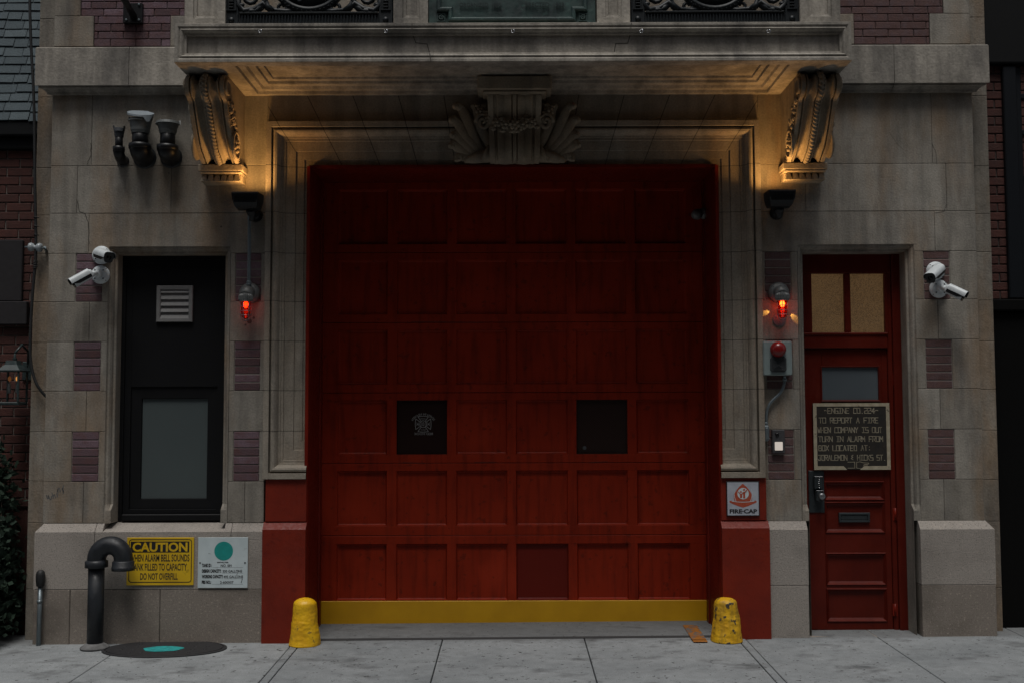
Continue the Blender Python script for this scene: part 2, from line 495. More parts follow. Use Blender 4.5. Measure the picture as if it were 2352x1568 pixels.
def concrete():
    m, nt, bs = newmat("pavement_concrete")
    big = noise(nt, 1.1, 8, (1, 1.6, 1), .62); fine = noise(nt, 160, 3); mid = noise(nt, 12, 6)
    c = mixc(nt, math_(nt, 'ADD', math_(nt, 'MULTIPLY', tone_(nt), .45), math_(nt, 'MULTIPLY', ramp(nt, big, [(.35, 0), (.65, 1)]), .55)), (.165, .180, .188), (.30, .318, .325))
    c = mixc(nt, 1.0, c, ramp(nt, fine, [(.3, .75), (.7, 1.22)]), 'MULTIPLY')
    c = mixc(nt, 1.0, c, ramp(nt, mid, [(.3, .88), (.7, 1.1)]), 'MULTIPLY')
    c = mixc(nt, ramp(nt, noise(nt, 2.3, 8, (1, 1.7, 1), .65), [(.54, 0), (.70, .8)]), c, (.06, .062, .064))
    c = mixc(nt, ramp(nt, noise(nt, 26, 2), [(.665, 0), (.69, .85)]), c, (.030, .028, .027))
    c = mixc(nt, ramp(nt, noise(nt, 17, 3, (1, 1.3, 1)), [(.72, 0), (.76, .5)]), c, (.34, .35, .35))
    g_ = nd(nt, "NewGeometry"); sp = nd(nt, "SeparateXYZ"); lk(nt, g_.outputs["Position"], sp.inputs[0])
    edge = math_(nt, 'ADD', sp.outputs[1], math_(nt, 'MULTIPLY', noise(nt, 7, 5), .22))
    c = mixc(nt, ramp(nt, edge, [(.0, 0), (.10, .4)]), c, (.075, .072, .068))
    lk(nt, c, bs.inputs["Base Color"]); bs.inputs["Roughness"].default_value = .85
    bs.inputs["Specular IOR Level"].default_value = .3
    bump(nt, bs, math_(nt, 'ADD', fine, mid), .4, .003)
    return m
CONC = concrete()

def glassmat(name, col, rough, spec=.5):
    m, nt, bs = newmat(name)
    n1 = noise(nt, 3, 4)
    c = mixc(nt, n1, tuple(v * .8 for v in col), col)
    lk(nt, c, bs.inputs["Base Color"]); bs.inputs["Roughness"].default_value = rough
    bs.inputs["Specular IOR Level"].default_value = spec
    return m
FROST = glassmat("frosted_grey_glass", (.080, .100, .102), .35)
FROST_D = glassmat("blue_grey_frosted_glass", (.085, .105, .12), .45)
DARKGLASS = glassmat("dark_wired_glass", (.026, .013, .011), .25, .25)  # brown-red reflection put into the base colour
LENS = glassmat("black_lens_glass", (.004, .004, .005), .15, .3)
def lit_glass():
    m, nt, bs = newmat("amber_lit_obscure_glass")
    v = nd(nt, "TexVoronoi"); v.inputs["Scale"].default_value = 130
    lk(nt, pos(nt, (1, 1, 1.0)), v.inputs["Vector"])
    n = noise(nt, 2.5, 3)
    f = math_(nt, 'MULTIPLY', ramp(nt, v.outputs["Distance"], [(.1, .25), (.7, 1.3)]), ramp(nt, n, [(.3, .65), (.7, 1.15)]))
    c = mixc(nt, f, (0, 0, 0), (.44, .25, .105))
    lk(nt, c, bs.inputs["Emission Color"]); bs.inputs["Emission Strength"].default_value = .135
    bs.inputs["Base Color"].default_value = (.055, .042, .028, 1); bs.inputs["Roughness"].default_value = .3
    bump(nt, bs, v.outputs["Distance"], .6, .004)
    return m
LIT = lit_glass()
def red_glass():
    m, nt, bs = newmat("red_lamp_glass")
    nt.nodes.remove(bs)
    tr = nd(nt, "BsdfTransparent"); tr.inputs[0].default_value = (.72, .085, .03, 1)
    gl = nd(nt, "BsdfGlossy"); gl.inputs["Roughness"].default_value = .08; gl.inputs[0].default_value = (.6, .25, .2, 1)
    df = nd(nt, "BsdfDiffuse"); df.inputs[0].default_value = (.10, .008, .006, 1)
    m1 = nd(nt, "MixShader"); m1.inputs[0].default_value = .10
    m2 = nd(nt, "MixShader"); m2.inputs[0].default_value = .2
    lk(nt, tr.outputs[0], m1.inputs[1]); lk(nt, gl.outputs[0], m1.inputs[2])
    lk(nt, m1.outputs[0], m2.inputs[1]); lk(nt, df.outputs[0], m2.inputs[2])
    lk(nt, m2.outputs[0], nt.nodes["Material Output"].inputs[0])
    return m
REDGLASS = red_glass()
REDDOME = glassmat("red_beacon_dome", (.22, .012, .012), .22)
BULB = glow("red_bulb", (1.0, .16, .03), 9)
BULB_H = glow("hot_filament", (1.0, .42, .12), 26)
LED = glow("warm_flood_lens", (1.0, .55, .18), 4)
BUTTON = glow("lit_call_button", (1.0, .88, .78), .42)
CANDLE = glow("orange_candle_bulb", (1.0, .42, .10), .5)
FLAME_D = glow("dim_candle_bulb", (.6, .22, .06), .12)
CANDLEW = plain("grey_candle_sleeve", (.22, .23, .22), .6)

# ------------------------------------------------------------------ ground
def ground_sheet(name, x0, x1, y0, y1, mat, dz=0.0, tone=.5, nx=1):
    b = MB()
    for i in range(nx):
        a = x0 + (x1 - x0) * i / nx; c = x0 + (x1 - x0) * (i + 1) / nx
        b.add([(a, y0, gz(a, y0) + dz), (c, y0, gz(c, y0) + dz), (c, y1, gz(c, y1) + dz), (a, y1, gz(a, y1) + dz)], [(0, 1, 2, 3)], tone)
    o = b.build(name, mat); o['kind'] = 'structure'; return o
pv = MB()
JX = [-16, -11, -8.2, -6.4, -5.2, -4.1, -2.985, -1.70, -1.635, -.548, .556, 1.735, 1.80, 2.83, 3.95, 5.1, 6.3, 8.2, 11, 16]
JY = [-3.9, -2.75, -1.55, .30]
def slab(b, x0, x1, y0, y1, gap=.004, ch=.004, tone=.5):
    x0 += gap; x1 -= gap; y0 += gap; y1 -= gap
    r0 = [(x0 + ch, y0 + ch), (x1 - ch, y0 + ch), (x1 - ch, y1 - ch), (x0 + ch, y1 - ch)]
    r1 = [(x0, y0), (x1, y0), (x1, y1), (x0, y1)]
    vs = [(p[0], p[1], gz(*p)) for p in r0] + [(p[0], p[1], gz(*p) - ch) for p in r1] + [(p[0], p[1], gz(*p) - .05) for p in r1]
    fs = [(0, 1, 2, 3)] + [(k + i, k + 4 + i, k + 4 + (i + 1) % 4, k + (i + 1) % 4) for k in (0, 4) for i in range(4)]
    b.add(vs, fs, tone)
for i in range(len(JX) - 1):
    for j in range(len(JY) - 1):
        top = JY[j + 1]
        if -1.69 < (JX[i] + JX[i + 1]) / 2 < 1.79 and j == 2: top = -.02
        slab(pv, JX[i], JX[i + 1], JY[j], top, tone=random.uniform(.1, .9))
pv.add([(-16, -3.9, -.2), (16, -3.9, -.2), (16, .3, -.12), (-16, .3, -.12)], [(0, 1, 2, 3)], 0)
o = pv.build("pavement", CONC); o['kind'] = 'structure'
ap = MB()
ap.add([(-1.66, .012, .004 + gz(-1.66, 0)), (1.66, .012, .004 + gz(1.66, 0)), (1.66, 2.2, .01 + gz(1.66, 0)), (-1.66, 2.2, .01 + gz(-1.66, 0))], [(0, 1, 2, 3)], .25)
o = ap.build("garage_floor", CONC); o['kind'] = 'structure'
ds = MB()
ds.add([(-1.60, -.02, gz(-1.6, 0) + .0), (1.60, -.02, gz(1.6, 0) + .0), (1.60, .02, gz(1.6, 0) + .007), (-1.60, .02, gz(-1.6, 0) + .007)], [(0, 1, 2, 3)], .2)
o = ds.build("threshold_drain_strip", TREAD); o['kind'] = 'structure'
om = MB()
def groundpt(px, py, dz):
    d = CAMROT @ Vector((px - 1176, 784 - py, -FPX)); t = (dz - CAM_Z) / d.z
    return (d.x * t, -CAM_D + d.y * t, dz)
for p0_, p1_, dz in ((1434, 1467.5, .0185), (1467, 1473, .0140)):
    f0, f1 = (p0_ - 1434) / 39, (p1_ - 1434) / 39
    om.add([groundpt(1568 + 25 * f0, p0_, dz), groundpt(1600 + 26 * f0, p0_, dz), groundpt(1600 + 26 * f1, p1_, dz), groundpt(1568 + 25 * f1, p1_, dz)], [(0, 1, 2, 3)])
o = om.build("orange_floor_marking", ORANGE); o['kind'] = 'structure'
o = ground_sheet("road", -60, 60, -60, -4.05, ASPH, -.24); o['kind'] = 'structure'
kb = MB(); kb.box(-16, 16, -4.05, -3.9, -.3, -.072, .012)
o = kb.build("kerb", CONC); o['kind'] = 'structure'
bk = MB(); bk.add([(-60, -4, -.32), (60, -4, -.32), (60, 60, -.32), (-60, 60, -.32)], [(0, 1, 2, 3)])
o = bk.build("ground", ASPH); o['kind'] = 'structure'

# the row of houses on the far side of the street, which shuts out the low sky
FACB = None
def far_house(k, x0, x1, h):
    t = thing("row_house", "%s brick row house across the street, facing the fire station" % ("tall brown", "pale grey", "dark red", "low brown", "wide red", "plain grey", "narrow brown")[k], "building", ((x0 + x1) / 2, -15.5, -.24), "row houses across the street")
    b = MB(); y = -15.5
    b.box(x0, x1, y - 6, y, -.3, h); b.box(x0 - .05, x1 + .05, y - .3, y + .35, h, h + .5, .05)
    b.build("wall", FARWALL[k % 3], t)
    for i in range(3):
        for j in range(int(h // 3.2)):
            cx = x0 + (x1 - x0) * (i + .5) / 3; z = .9 + j * 3.2
            w = MB(); w.box(cx - .5, cx + .5, y + .001, y + .03, z, z + 1.9, .01, .5, 0); w.box(cx - .65, cx + .65, y, y + .12, z - .15, z - .01, .01, .5, 1); w.box(cx - .65, cx + .65, y, y + .08, z + 1.91, z + 2.15, .01, .5, 1)
            w.build("window", [DARKGLASS, BROWNST], t)
FARWALL = [plain("far_brown_brick", (.10, .065, .05), .9), plain("far_grey_stone", (.13, .12, .11), .9), plain("far_red_brick", (.13, .05, .035), .9)]
xx = -31.5
for k, (w_, h_) in enumerate(((9, 15), (9, 14.4), (9, 15.6), (9, 14.2), (9, 15.2), (9, 14.6), (9, 15.4))):
    far_house(k, xx, xx + w_ - .02, h_); xx += w_

# ------------------------------------------------------------------ FIRE STATION
FS = thing("fire_station", "pale limestone fire station front with wide red garage door and carved balcony", "building", (0, 0, 0))
XL, XR = -3.693, 3.709                 # main face
XA, XB = -1.955, 1.980                 # door surround, outer edges
XI, XJ = -1.613, 1.632                 # garage opening
ZL = 3.725                             # garage opening head
ZA = 4.075                             # surround head
ZBELT = CZ[0]                          # underside of the belt course
ZP = CZ[9]                             # plinth top
WL, WR, WT = X(250, 600), X(529, 640), Z(400, 566)
DL, DR, DT = X(1831, 561), X(2101, 640), Z(1960, 561)
bl0, bl1 = X(169, 840), X(231, 840)
br0, br1 = X(538, 840), X(598, 840)
cl0, cl1 = X(1760, 840), X(1821, 840)
cr0, cr1 = X(2127, 840), X(2188, 840)

wall = MB()
def row(zi, xs, tones=None):
    for k in range(len(xs) - 1):
        wall.block(xs[k], xs[k + 1], CZ[zi + 1], CZ[zi])
row(0, [XL, X(211, 300), XA])
row(1, [XL, X(177, 440), X(393, 440), XA])
wall.block(XL, X(204, 530), CZ[3], CZ[2])
def lintel(x0, x1, o0, o1, zo, zi=2):
    t = random.uniform(.3, .7); g = .0022
    wall.poly([(x0 + g, CZ[zi + 1] + g), (o0, CZ[zi + 1] + g), (o0, zo), (o1, zo), (o1, CZ[zi + 1] + g), (x1 - g, CZ[zi + 1] + g), (x1 - g, CZ[zi] - g), (x0 + g, CZ[zi] - g)], 0, .14, t)
    wall.add([(x0, .007, zo), (x1, .007, zo), (x1, .007, CZ[zi]), (x0, .007, CZ[zi])], [(0, 1, 2, 3)], .5, 1)
lintel(X(204, 530), XA, WL, WR, WT)
for zi in (3, 5, 7):
    row(zi, [XL, bl0]); row(zi, [bl1, WL]); row(zi, [WR, br0]); row(zi, [br1, XA])
    row(zi, [XB, cl0]); row(zi, [cl1, DL]); row(zi, [DR, cr0]); row(zi, [cr1, XR])
row(4, [XL, X(205, 740), WL]); row(4, [WR, XA]); row(4, [XB, DL]); row(4, [DR, X(2155, 740), XR])
row(6, [XL, X(198, 940), WL]); row(6, [WR, XA]); row(6, [XB, DL]); row(6, [DR, X(2160, 940), XR])
row(8, [XL, X(191, 1150), WL]); row(8, [WR, X(562, 1150), XA]); row(8, [XB, DL]); row(8, [DR, X(2169, 1150), XR])
row(0, [XB, X(2140, 300), XR])
row(1, [XB, X(1850, 440), X(2174, 440), XR])
lintel(XB, X(2147, 530), DL, DR, DT)
wall.block(X(2147, 530), XR, CZ[3], CZ[2])
# upper storey, quoins left and right of the brick
zu0 = Z(300, 107); zu1 = Z(300, 37); zu2 = 5.75
for (xa, xb0, xb1, xc, sgn) in ((XL, X(215, 70), X(185, 20), X(423, 50), 1), (XR, X(2136, 70), X(2167, 20), X(1928, 50), -1)):
    for z0, z1, xb in ((zu0, zu1, xb0), (zu1, zu2, xb1)):
        a, b = sorted((xa, xb)); wall.block(a, b, z0, z1)
    if sgn > 0: wall.block(X(391, 80), X(423, 80), zu0, zu1); xq = X(391, 80)
    else: wall.block(X(1928, 80), X(1962, 80), zu0, zu1); xq = X(1962, 80)
wall.block(X(423, 50), -.55, zu0 + .06, zu2, .02); wall.block(-.55, .55, zu0 + .06, zu2, .02); wall.block(.55, X(1928, 50), zu0 + .06, zu2, .02)
# outer quoin strips
SY = [-140, 44, 117, 224, 386, 495, 583, 694, 787, 898, 991, 1104, 1200, 1352, 1560]
for i in range(len(SY) - 1):
    wall.block(-3.864, XL + .02, Z(60, SY[i + 1], .12), Z(60, SY[i], .12), .12, tone=random.uniform(0, .45))
    wall.block(XR - .02, 3.882, Z(2290, SY[i + 1] - 4, .12), Z(2290, SY[i] - 4, .12), .12, tone=random.uniform(0, .45))
# drilled fixing holes and an old ink scrawl
for px, py, r_ in ((573, 738, 5.5), (583, 730, 3), (564, 746, 2.5), (388, 398, 1.5), (508, 521, 2)):
    wall.disc(X(px, py), Z(px, py), r_ / 285, r_ / 285, -.0008, 14, .5, 1)
for k in range(14):
    px = 108 + k * 3 + random.uniform(-2, 2); py = 1142 - k * 1.9 + random.uniform(-6, 6)
    wall.line([(X(px, py), Z(px, py)), (X(px + random.uniform(-3, 3), py + 8), Z(px, py + 8))], .008, -.0008, .5, 2)
def crack(pts, w=.004):
    q = []
    for i in range(len(pts) - 1):
        for k in range(6):
            f = k / 6; q.append(W(pts[i][0] + (pts[i + 1][0] - pts[i][0]) * f + random.uniform(-1, 1), pts[i][1] + (pts[i + 1][1] - pts[i][1]) * f, 0))
    q.append(W(*pts[-1], 0)); wall.line(q, w, -.0008, .5, 1)
crack([(177, 460), (182, 486), (196, 492), (203, 515), (205, 560)], .006); crack([(209, 330), (208, 360), (200, 378)], .006)
crack([(2140, 330), (2150, 352), (2152, 378)], .004); crack([(2174, 470), (2168, 486), (2148, 490)], .004); crack([(2040, 300), (2060, 330), (2075, 345)], .002)
wall.build("wall", [STONE, MORTAR, plain("faded_ink", (.11, .11, .11), .9)], FS)
core = MB()  # unseen opaque core, added so no light leaks through the front
core.box(-3.86, 3.88, 2.4, 2.6, -.2, 5.8)
core.box(-3.86, -1.70, .45, .6, -.2, 5.8); core.box(1.72, 3.88, .45, .6, -.2, 5.8); core.box(-1.7, 1.72, .70, .8, 3.5, 5.8)
core.box(-3.86, 3.88, .1, 2.6, 5.8, 5.9); core.box(-3.86, -3.84, .2, 2.6, -.2, 5.8); core.box(3.86, 3.88, .2, 2.6, -.2, 5.8)
core.build("light_stop_core", DARKCORE, FS)

# brick inserts and brick fields
def bricks(b, x0, x1, z0, z1, y, bl, bh, gap=.006, depth=.09, start=0.0, rough=.004, mat=0, back=1, half=True, mort=.012):
    n = max(1, round((z1 - z0) / bh)); h = (z1 - z0) / n
    for i in range(n):
        x = x0 - (start + (bl * .5 if (half and i % 2) else 0)) % bl
        while x < x1 - .008:
            a, c = max(x, x0), min(x + bl, x1)
            if c - a > .012:
                b.box(a + gap / 2, c - gap / 2, y + random.uniform(0, rough), y + depth, z0 + i * h + gap / 2, z0 + (i + 1) * h - gap / 2, .004, random.random(), mat)
            x += bl
    b.add([(x0, y + mort, z0), (x1, y + mort, z0), (x1, y + mort, z1), (x0, y + mort, z1)], [(0, 1, 2, 3)], .5, back)
for zi in (3, 5, 7):
    for a, c in ((bl0, bl1), (br0, br1), (cl0, cl1), (cr0, cr1)):
        b = MB(); bricks(b, a, c, CZ[zi + 1], CZ[zi], -.004 + .003, c - a, .067, .008, half=False, rough=.005, mort=.0080)
        b.build("brick_inset", [BRICK_P if a < 0 else BRICK_P2, BMORT_I], FS)
ub = MB()
bricks(ub, X(215, 70), X(391, 80), zu0, zu1, .006, .205, .0625, .005, start=.07)
bricks(ub, X(185, 20), X(423, 50), zu1, zu2, .006, .205, .0625, .005, start=.02)
ub.build("brick_field", [BRICK_P, BMORT_D], FS)
ub = MB()
bricks(ub, X(1962, 80), X(2136, 70), zu0, zu1, .006, .205, .0625, .005, start=.03)
bricks(ub, X(1928, 50), X(2167, 20), zu1, zu2, .006, .205, .0625, .005, start=.1)
ub.build("brick_field", [BRICK_P2, BMORT_D], FS)

# belt course, left and right
def belt(x_end, x_in, sgn, joints):
    b = MB()
    z1 = Z(300, 108, -.10); z0 = Z(300, 196, -.10)
    pf = [(0, z1 + .004), (-.092, z1), (-.1, z1 - .008), (-.1, z0), (-.08, z0), (-.08, z0 - .012), (-.055, z0 - .02), (-.035, z0 - .035), (-.028, z0 - .052), (0, z0 - .052)]
    cuts = [None] + joints + [x_in]
    for i in range(len(cuts) - 1):
        g = .002 * sgn
        t = random.uniform(.3, .7)
        ra = [((x_end + sgn * y) if cuts[i] is None else cuts[i] + g, y, z) for y, z in pf]
        rb = [(cuts[i + 1] - g, y, z) for y, z in pf]
        b.rows([ra, rb], False, t)
        b.add(ra, [list(range(len(pf)))], t); b.add(rb, [list(range(len(pf)))], t)
    b.build("belt_course", [STONE_B], FS)
belt(XL, -2.36, 1, [X(296, 150, -.1)])
belt(XR, 2.37, -1, [X(2054, 150, -.1)])

# plinth
PY = -.05
def plinth(b, x0, x1, z0, z1, cl=0.0, cr=0.0, ch=.062, y=PY, tone=None, cham=True, mat=0, back=.12):
    tone = random.uniform(.2, .8) if tone is None else tone
    g = .0022; x0 += g if not cl else 0; x1 -= g if not cr else 0; z0 += g; z1 -= g
    if not cham:
        b.box(x0, x1, y, back, z0, z1, .004, tone, mat); return
    vs = [(x0, y, z0), (x1, y, z0), (x1, y, z1 - ch), (x0, y, z1 - ch), (x0 + cl, 0, z1), (x1 - cr, 0, z1),
          (x0, back, z0), (x1, back, z0), (x1, back, z1 - ch), (x0, back, z1 - ch), (x0 + cl, back, z1), (x1 - cr, back, z1)]
    fs = [(0, 1, 2, 3), (3, 2, 5, 4), (4, 5, 11, 10), (0, 3, 9, 6), (3, 4, 10, 9), (1, 7, 8, 2), (2, 8, 11, 5)]
    b.add(vs, fs, tone, mat)
ZJ = Z(400, 1352, PY)
pl = MB()
xr0, xr1 = X(603, 1330, -.06), X(1768, 1330, -.06)
pxl = X(77, 1330, PY)
j1, j2 = X(216, 1290, PY), X(530, 1290, PY)
sill_l, sill_r = WL + .012, WR - .012
plinth(pl, pxl, j1, ZJ, ZP, cl=.05)
# block under the window carries the sloping sill
t = .55
plinth(pl, j1, sill_l, ZJ, ZP, tone=t); plinth(pl, sill_r, j2, ZJ, ZP, tone=t)
pl.add([(sill_l - .0022, PY, ZJ + .002), (sill_r + .0022, PY, ZJ + .002), (sill_r + .0022, PY, ZP - .064), (sill_l - .0022, PY, ZP - .064),
        (sill_l, .19, ZP), (sill_r, .19, ZP), (sill_l, .26, ZP), (sill_r, .26, ZP)], [(0, 1, 2, 3), (3, 2, 5, 4), (4, 5, 7, 6)], t)
plinth(pl, j2, xr0, ZJ, ZP)
for a, c in ((pxl, X(160, 1400, PY)), (X(160, 1400, PY), X(367, 1400, PY)), (X(367, 1400, PY), xr0)):
    plinth(pl, a, c, -.15, ZJ, cham=False, mat=1)
pl.add([(pxl + .01, PY + .01, -.15), (xr0, PY + .01, -.15), (xr0, PY + .01, ZP - .07), (pxl + .01, PY + .01, ZP - .07)], [(0, 1, 2, 3)], .5, 2)
pl.build("plinth", [GRANITE, GRANITE_L, MORTAR], FS)
pr = MB()
pd0, pd1 = X(1867, 1330, PY), X(2112, 1330, PY)
pxr = X(2288, 1330, PY)
ZJ2 = Z(1800, 1343, PY)
ZP2 = Z(1800, 1195)
plinth(pr, xr1, DL + .028, ZJ2, ZP2); plinth(pr, xr1, DL + .028, -.15, ZJ2, cham=False)
pr.build("plinth", [GRANITE, GRANITE_L, MORTAR], FS); pr = MB()
plinth(pr, DR - .028, pxr, ZJ2, ZP2, cr=.05, back=.30); plinth(pr, DR - .028, pxr, -.15, ZJ2, cham=False, mat=1, back=.30)
pr.build("plinth", [GRANITE, GRANITE_L, MORTAR], FS)
# red painted feet of the garage surround, with their jambs and head
for s_, xo, xi in ((1, xr0, XI), (-1, xr1, XJ)):
    rb = MB()
    a, c = sorted((xo, xi))
    zc = Z(650, 1198, -.05)
    rb.box(min(xi, xo + .012 * s_), max(xi, xo + .012 * s_), -.048, .1, zc + .002, 1.243, .004, .5)
    b0, b1 = (a, c + .004) if s_ > 0 else (a - .004, c)
    z1 = zc
    rows_ = [[(b0, -.085, -.15), (b0, -.088, z1 - .054), (b0, -.080, z1 - .044), (b0, -.042, z1 - .005), (b0, -.034, z1)],
             [(b1, -.085, -.15), (b1, -.088, z1 - .054), (b1, -.080, z1 - .044), (b1, -.042, z1 - .005), (b1, -.034, z1)]]
    rb.rows(rows_)
    for r_ in rows_: rb.add(r_ + [(r_[0][0], .1, z1), (r_[0][0], .1, -.15)], [list(range(7))])
    rb.build("painted_pier_foot", RED_B, FS)
DY = .62                               # door plane
for s_, xi in ((1, XI), (-1, XJ)):
    jb = MB()
    rows_ = [[(xi + s_ * dx, y, -.1) for dx, y in ((-.02, .02), (-.02, -.062 if False else -.03), (.006, -.036), (.010, -.02), (.010, .06), (.004, .062), (.004, DY - .14), (.014, DY - .138), (.014, DY - .06), (.004, DY - .058), (.004, DY + .08))],
             [(xi + s_ * dx, y, ZL - .004) for dx, y in ((-.02, .02), (-.02, -.03), (.006, -.036), (.010, -.02), (.010, .06), (.004, .062), (.004, DY - .14), (.014, DY - .138), (.014, DY - .06), (.004, DY - .058), (.004, DY + .08))]]
    jb.rows(rows_)
    jb.build("door_jamb", RED, FS)
hd = MB()
hd.rows([[(XI - .01, y, z) for y, z in ((.02, ZL + .01), (-.0, ZL + .01), (-.0, ZL - .012), (.012, ZL - .016), (.05, ZL - .016), (.05, ZL - .004), (DY + .05, ZL - .004))],
         [(XJ + .01, y, z) for y, z in ((.02, ZL + .01), (-.0, ZL + .01), (-.0, ZL - .012), (.012, ZL - .016), (.05, ZL - .016), (.05, ZL - .004), (DY + .05, ZL - .004))]])
hd.build("door_head", RED, FS)

# moulded door surround with voussoir joints
ar = MB()
prof = [(0, .01), (0, -.066), (.002, -.07), (.043, -.07), (.045, -.066), (.045, -.022), (.053, -.022), (.055, -.05), (.062, -.06), (.074, -.064), (.088, -.058), (.098, -.044), (.106, -.02), (.110, -.004),
        (.122, -.002), (.124, .006), (.143, .006), (.146, .016), (.222, .018), (.225, .028), (.29, .028), (.292, .036), (.343, .037), (.343, .10)]
zb = 1.243
rs = []
for u, y in prof:
    xin, xjn = XI - .001, XJ + .001
    rs.append([(xin, y, zb + u), (XA + u, y, zb + u), (XA + u, y, ZA - u), (XB - u, y, ZA - u), (XB - u, y, zb + u), (xjn, y, zb + u)])
ar.rows(rs)
ar.add([(XA, 0, ZA - .01), (XB, 0, ZA - .01), (XB, 0, ZBELT + .35), (XA, 0, ZBELT + .35)], [(0, 1, 2, 3)], .45)
for k in range(9):
    px, py = 681 + random.uniform(0, 18), 1060 + random.choice((0, 3, 6, 8)) + random.uniform(-1, 1)
    ar.line([W(px, py, .028), W(px + random.uniform(4, 9), py + random.uniform(-1, 1), .028)], .006, .0125 - k * .0002, .5, 1)
ar.build("door_surround", [STONE_A, plain("white_paint_scuff", (.6, .58, .54), .7)], FS)

# ------------------------------------------------------------------ balcony (part of the building)
BY = -.85
bz1, bz0 = Z(1176, 52.5, BY), Z(1176, 142, BY)
bx0, bx1 = X(401, 100, BY), X(1956, 100, BY)
bal = MB()
bal.nest(bx0, bx1, bz0, bz1, [(0, BY + .02), (0, BY), (.003, BY - .006), (.022, BY - .006), (.034, BY + .004), (.046, BY - .004), (.056, BY + .006), (.064, BY + .026), (.078, BY + .030), (.080, BY + .05)], True, .5)
bal.add([(bx0, BY + .02, bz1), (bx1, BY + .02, bz1), (bx1, 0.02, bz1 + .01), (bx0, 0.02, bz1 + .01)], [(0, 1, 2, 3)])
for xx in (bx0, bx1):
    bal.add([(xx, BY + .02, bz0), (xx, BY + .02, bz1), (xx, .02, bz1), (xx, .02, bz0)], [(0, 1, 2, 3)])
# soffit: flat ends over the brackets, sunk coffer between them
cx0, cx1 = -2.10, 2.12
sz = bz0
bal.add([(bx0, BY + .02, sz), (cx0, BY + .02, sz), (cx0, .02, sz), (bx0, .02, sz)], [(0, 1, 2, 3)])
bal.add([(cx1, BY + .02, sz), (bx1, BY + .02, sz), (bx1, .02, sz), (cx1, .02, sz)], [(0, 1, 2, 3)])
bal.nest(cx0, cx1, BY + .02, .02, [(0, sz), (.07, sz), (.075, sz + .022), (.12, sz + .026), (.13, sz + .045), (.18, sz + .05), (.185, sz + .07), (.225, sz + .074), (.23, sz + .09)], True, .5, 0, 'xy')
# stepped joints and old repairs on the front
def J(pts, y, w=.006):
    bal.line([W(px, py, y) for px, py in pts], w, y - .0015, .5, 1)
J([(1006 / 1.063, 56), (946, 66)], BY - .006)
J([(947, 78), (955, 99), (981, 102), (987, 124)], BY + .05)
J([(987, 124), (990, 142)], BY - .008)
J([(1450, 54), (1449, 66)], BY - .006)
J([(1448, 78), (1442, 100), (1414, 101), (1410, 124)], BY + .05)
bal.build("balcony_slab", [STONE_B, MORTAR], None)
BAL = bpy.data.objects["balcony_slab"]; BAL.name = "balcony"
BAL.parent = FS
# pedestals
PYD = -.79
for i, (a, c) in enumerate(((424, 517), (905, 983), (1371, 1447), (1838, 1930))):
    b = MB()
    x0, x1 = X(a, 20, PYD), X(c, 20, PYD)
    zt = bz1 + .62
    b.nest(x0, x1, bz1 - .002, zt, [(0, PYD + .3), (0, PYD), (.062, PYD), (.066, PYD + .014), (.085, PYD + .018), (.088, PYD + .032)], True, .7)
    b.box(x0 - .02, x1 + .02, PYD - .02, PYD + .3, zt, zt + .08, .01, .7)
    b.build("pedestal", STONE_B, BAL)
# bronze tablet
b = MB()
x0, x1 = X(984, 20, PYD + .02), X(1368, 20, PYD + .02); zt = bz1 + .6; y = PYD + .02
b.box(x0, x1, y, y + .08, bz1 + .001, zt, .004)
zz0 = bz1 + .018
def lset(inset, yy):      # outline with stepped corners
    a, c, d, e = x0 + .06 + inset, x1 - .06 - inset, zz0 + .012 + inset, zt - .06 - inset
    k = .085
    return [(a + k, d), (c - k, d), (c - k, d + k * .9), (c, d + k * .9), (c, e), (a, e), (a, d + k * .9), (a + k, d + k * .9)]
rings = [[(p[0], yy, p[1]) for p in lset(i_, yy)] for i_, yy in ((0, y - .002), (.004, y - .022), (.012, y - .030), (.024, y - .030), (.032, y - .022), (.036, y - .008), (.04, y - .008))]
b.rows(rings, True)
for s_ in (0, 1):         # rosettes
    cx = x0 + .095 if s_ == 0 else x1 - .095; cz = zz0 + .047
    b.nest(cx - .03, cx + .03, cz - .03, cz + .03, [(0, y), (0, y - .012), (.006, y - .012), (.006, y - .006)], True)
    for k in range(8):
        a_ = k * math.pi / 4
        b.ball((cx + .014 * math.cos(a_), y - .01, cz + .014 * math.sin(a_)), .008, 1)
    b.ball((cx, y - .012, cz), .007, 1)
tx = MB()
for body, a, c in (("ORGANIZED  1885.", 1122, 1226), ("ERECTED  1903.", 1283, 1380)):
    for dy in (0, .004, .008):
        text(tx, body, X(a / 1.063, 12, y), X(c / 1.063, 12, y), Z(1170, 18, y), Z(1170, 8.5, y), y - .010 - dy, .012)
PLQ = b.build("bronze_plaque", VERDI, BAL)
tx.build("raised_lettering", plain("dark_bronze", (.02, .032, .032), .4), PLQ)
